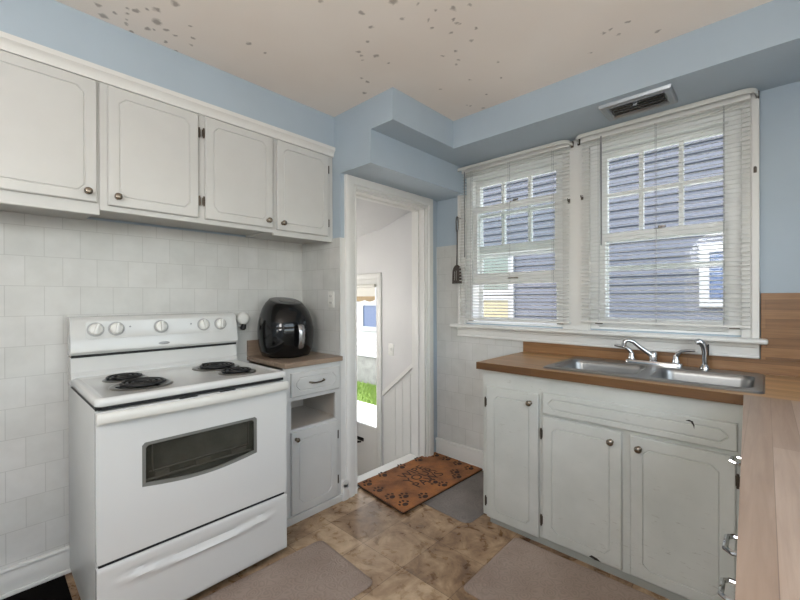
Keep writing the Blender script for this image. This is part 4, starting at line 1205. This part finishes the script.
def house(x0, x1, sid, label, wins):
    nh = thing('neighbour_house', ((x0 + x1) / 2, NY + .1, GZ), label, 'house')
    b = NB(); box(b, x0, x1, NY + .02, NY + .3, GZ, -.08); build('foundation', b, MT['stone'], nh)
    b = NB(); z = -.1
    while z < 5.0:
        rings(b, [[Vector((x, NY - .014, z)), Vector((x, NY - .014, z + .012)), Vector((x, NY + .012, z + .125)), Vector((x, NY + .1, z + .125)), Vector((x, NY + .1, z))] for x in (x0, x1)])
        z += .12
    build('siding', b, sid, nh)
    for wx0, wx1, z0, z1, gm, rows in wins:
        b = NB(); hs = []; m = .05; h_ = (z1 - z0 - m * (rows - 1)) / rows
        for j in range(rows): hs.append(rect(wx0, wx1, z0 + j * (h_ + m), z0 + j * (h_ + m) + h_))
        plate(b, rect(wx0 - .10, wx1 + .10, z0 - .10, z1 + .10), hs, NY - .05, NY + .02, XZ)
        w = build('window', b, MT['nframe'], nh)
        b = NB(); box(b, wx0, wx1, NY - .022, NY - .016, z0, z1); build('pane', b, gm, w)
    b = NB(); plate(b, rect(x0 - .2, x1 + .2, 4.98, 5.14), [], NY - .3, NY + 3, XZ); build('roof_eave', b, MT['white_trim'], nh)
house(-4.7, 6, MT['siding'], 'blue-grey neighbouring house with lap siding seen through the kitchen blinds', [(-3.95, -3.27, 1.42, 2.05, MT['nglass_d'], 1), (-3.95, -3.27, .72, 1.24, MT['nglass_y'], 1), (-.52, .35, 1.25, 1.85, MT['nglass'], 1)])
house(-12, -5.1, MT['siding_white'], 'white neighbouring house with lap siding seen through the side door glass', [(-7.05, -6.5, .62, 1.12, MT['nglass'], 1)])

# ------------------------------------------------------------------ lamps added to fill the rooms with light (all out of frame)
def fill_globe(x, y, z, zc, r, power, col, label):
    lm = thing('fill_lamp', (x, y, zc), label, 'lamp')
    b = NB(); lathe(b, [(.06, 0), (.06, -.015), (.02, -.03)], (x, y, zc), (0, 0, 1), 24); build('fill_lamp_canopy', b, MT['white_trim'], lm, True)
    b = NB(); cyl(b, (x, y, zc - .02), (x, y, z + r * .9), .006, n=8); build('fill_lamp_stem', b, MT['chrome'], lm)
    gm = bpy.data.materials.new('added fill lamp glow'); gm.use_nodes = True
    pb = gm.node_tree.nodes['Principled BSDF']
    pb.inputs['Emission Color'].default_value = (*col, 1); pb.inputs['Emission Strength'].default_value = power
    b = NB(); bmesh.ops.create_uvsphere(b, u_segments=24, v_segments=12, radius=r, matrix=Matrix.Translation((x, y, z))); build('fill_lamp_globe', b, gm, lm, True)
fill_globe(-.42, -.62, 1.78, ZC, .25, 10.2, (1, .975, .95), 'round glass lamp added for fill light behind the camera position')
fill_globe(-3.05, 1.78, 1.15, 1.88, .09, 22, (1, .97, .93), 'small round glass lamp added to brighten the landing, unseen behind the doorway wall')

# ------------------------------------------------------------------ daylight
w = bpy.data.worlds.new('sky'); SC.world = w; w.use_nodes = True
n, l = w.node_tree.nodes, w.node_tree.links
sky = n.new('ShaderNodeTexSky'); sky.sky_type = 'NISHITA'; sky.sun_disc = False; sky.sun_elevation = radians(52); sky.sun_rotation = radians(200); sky.air_density = 1.2; sky.dust_density = 2.5
mixn = n.new('ShaderNodeMix'); mixn.data_type = 'RGBA'; mixn.inputs[0].default_value = .75
l.new(sky.outputs[0], mixn.inputs[6]); mixn.inputs[7].default_value = (1.32, 1.28, 1.22, 1)
l.new(mixn.outputs[2], n['Background'].inputs[0]); n['Background'].inputs[1].default_value = 1.3
sun = bpy.data.lights.new('sun', 'SUN'); so = bpy.data.objects.new('sun', sun); COL.objects.link(so)
sun.energy = 3.0; sun.angle = radians(1.5); sun.color = (1, .95, .87)
so.rotation_euler = Vector((1.0, -.02, -1.05)).to_track_quat('-Z', 'Y').to_euler()
so.location = (-4, 4, 8)

SC.view_settings.view_transform = 'Standard'
SC.view_settings.look = 'None'
SC.view_settings.gamma = 1
SC.view_settings.use_curve_mapping = False
SC.view_settings.exposure = 1.0
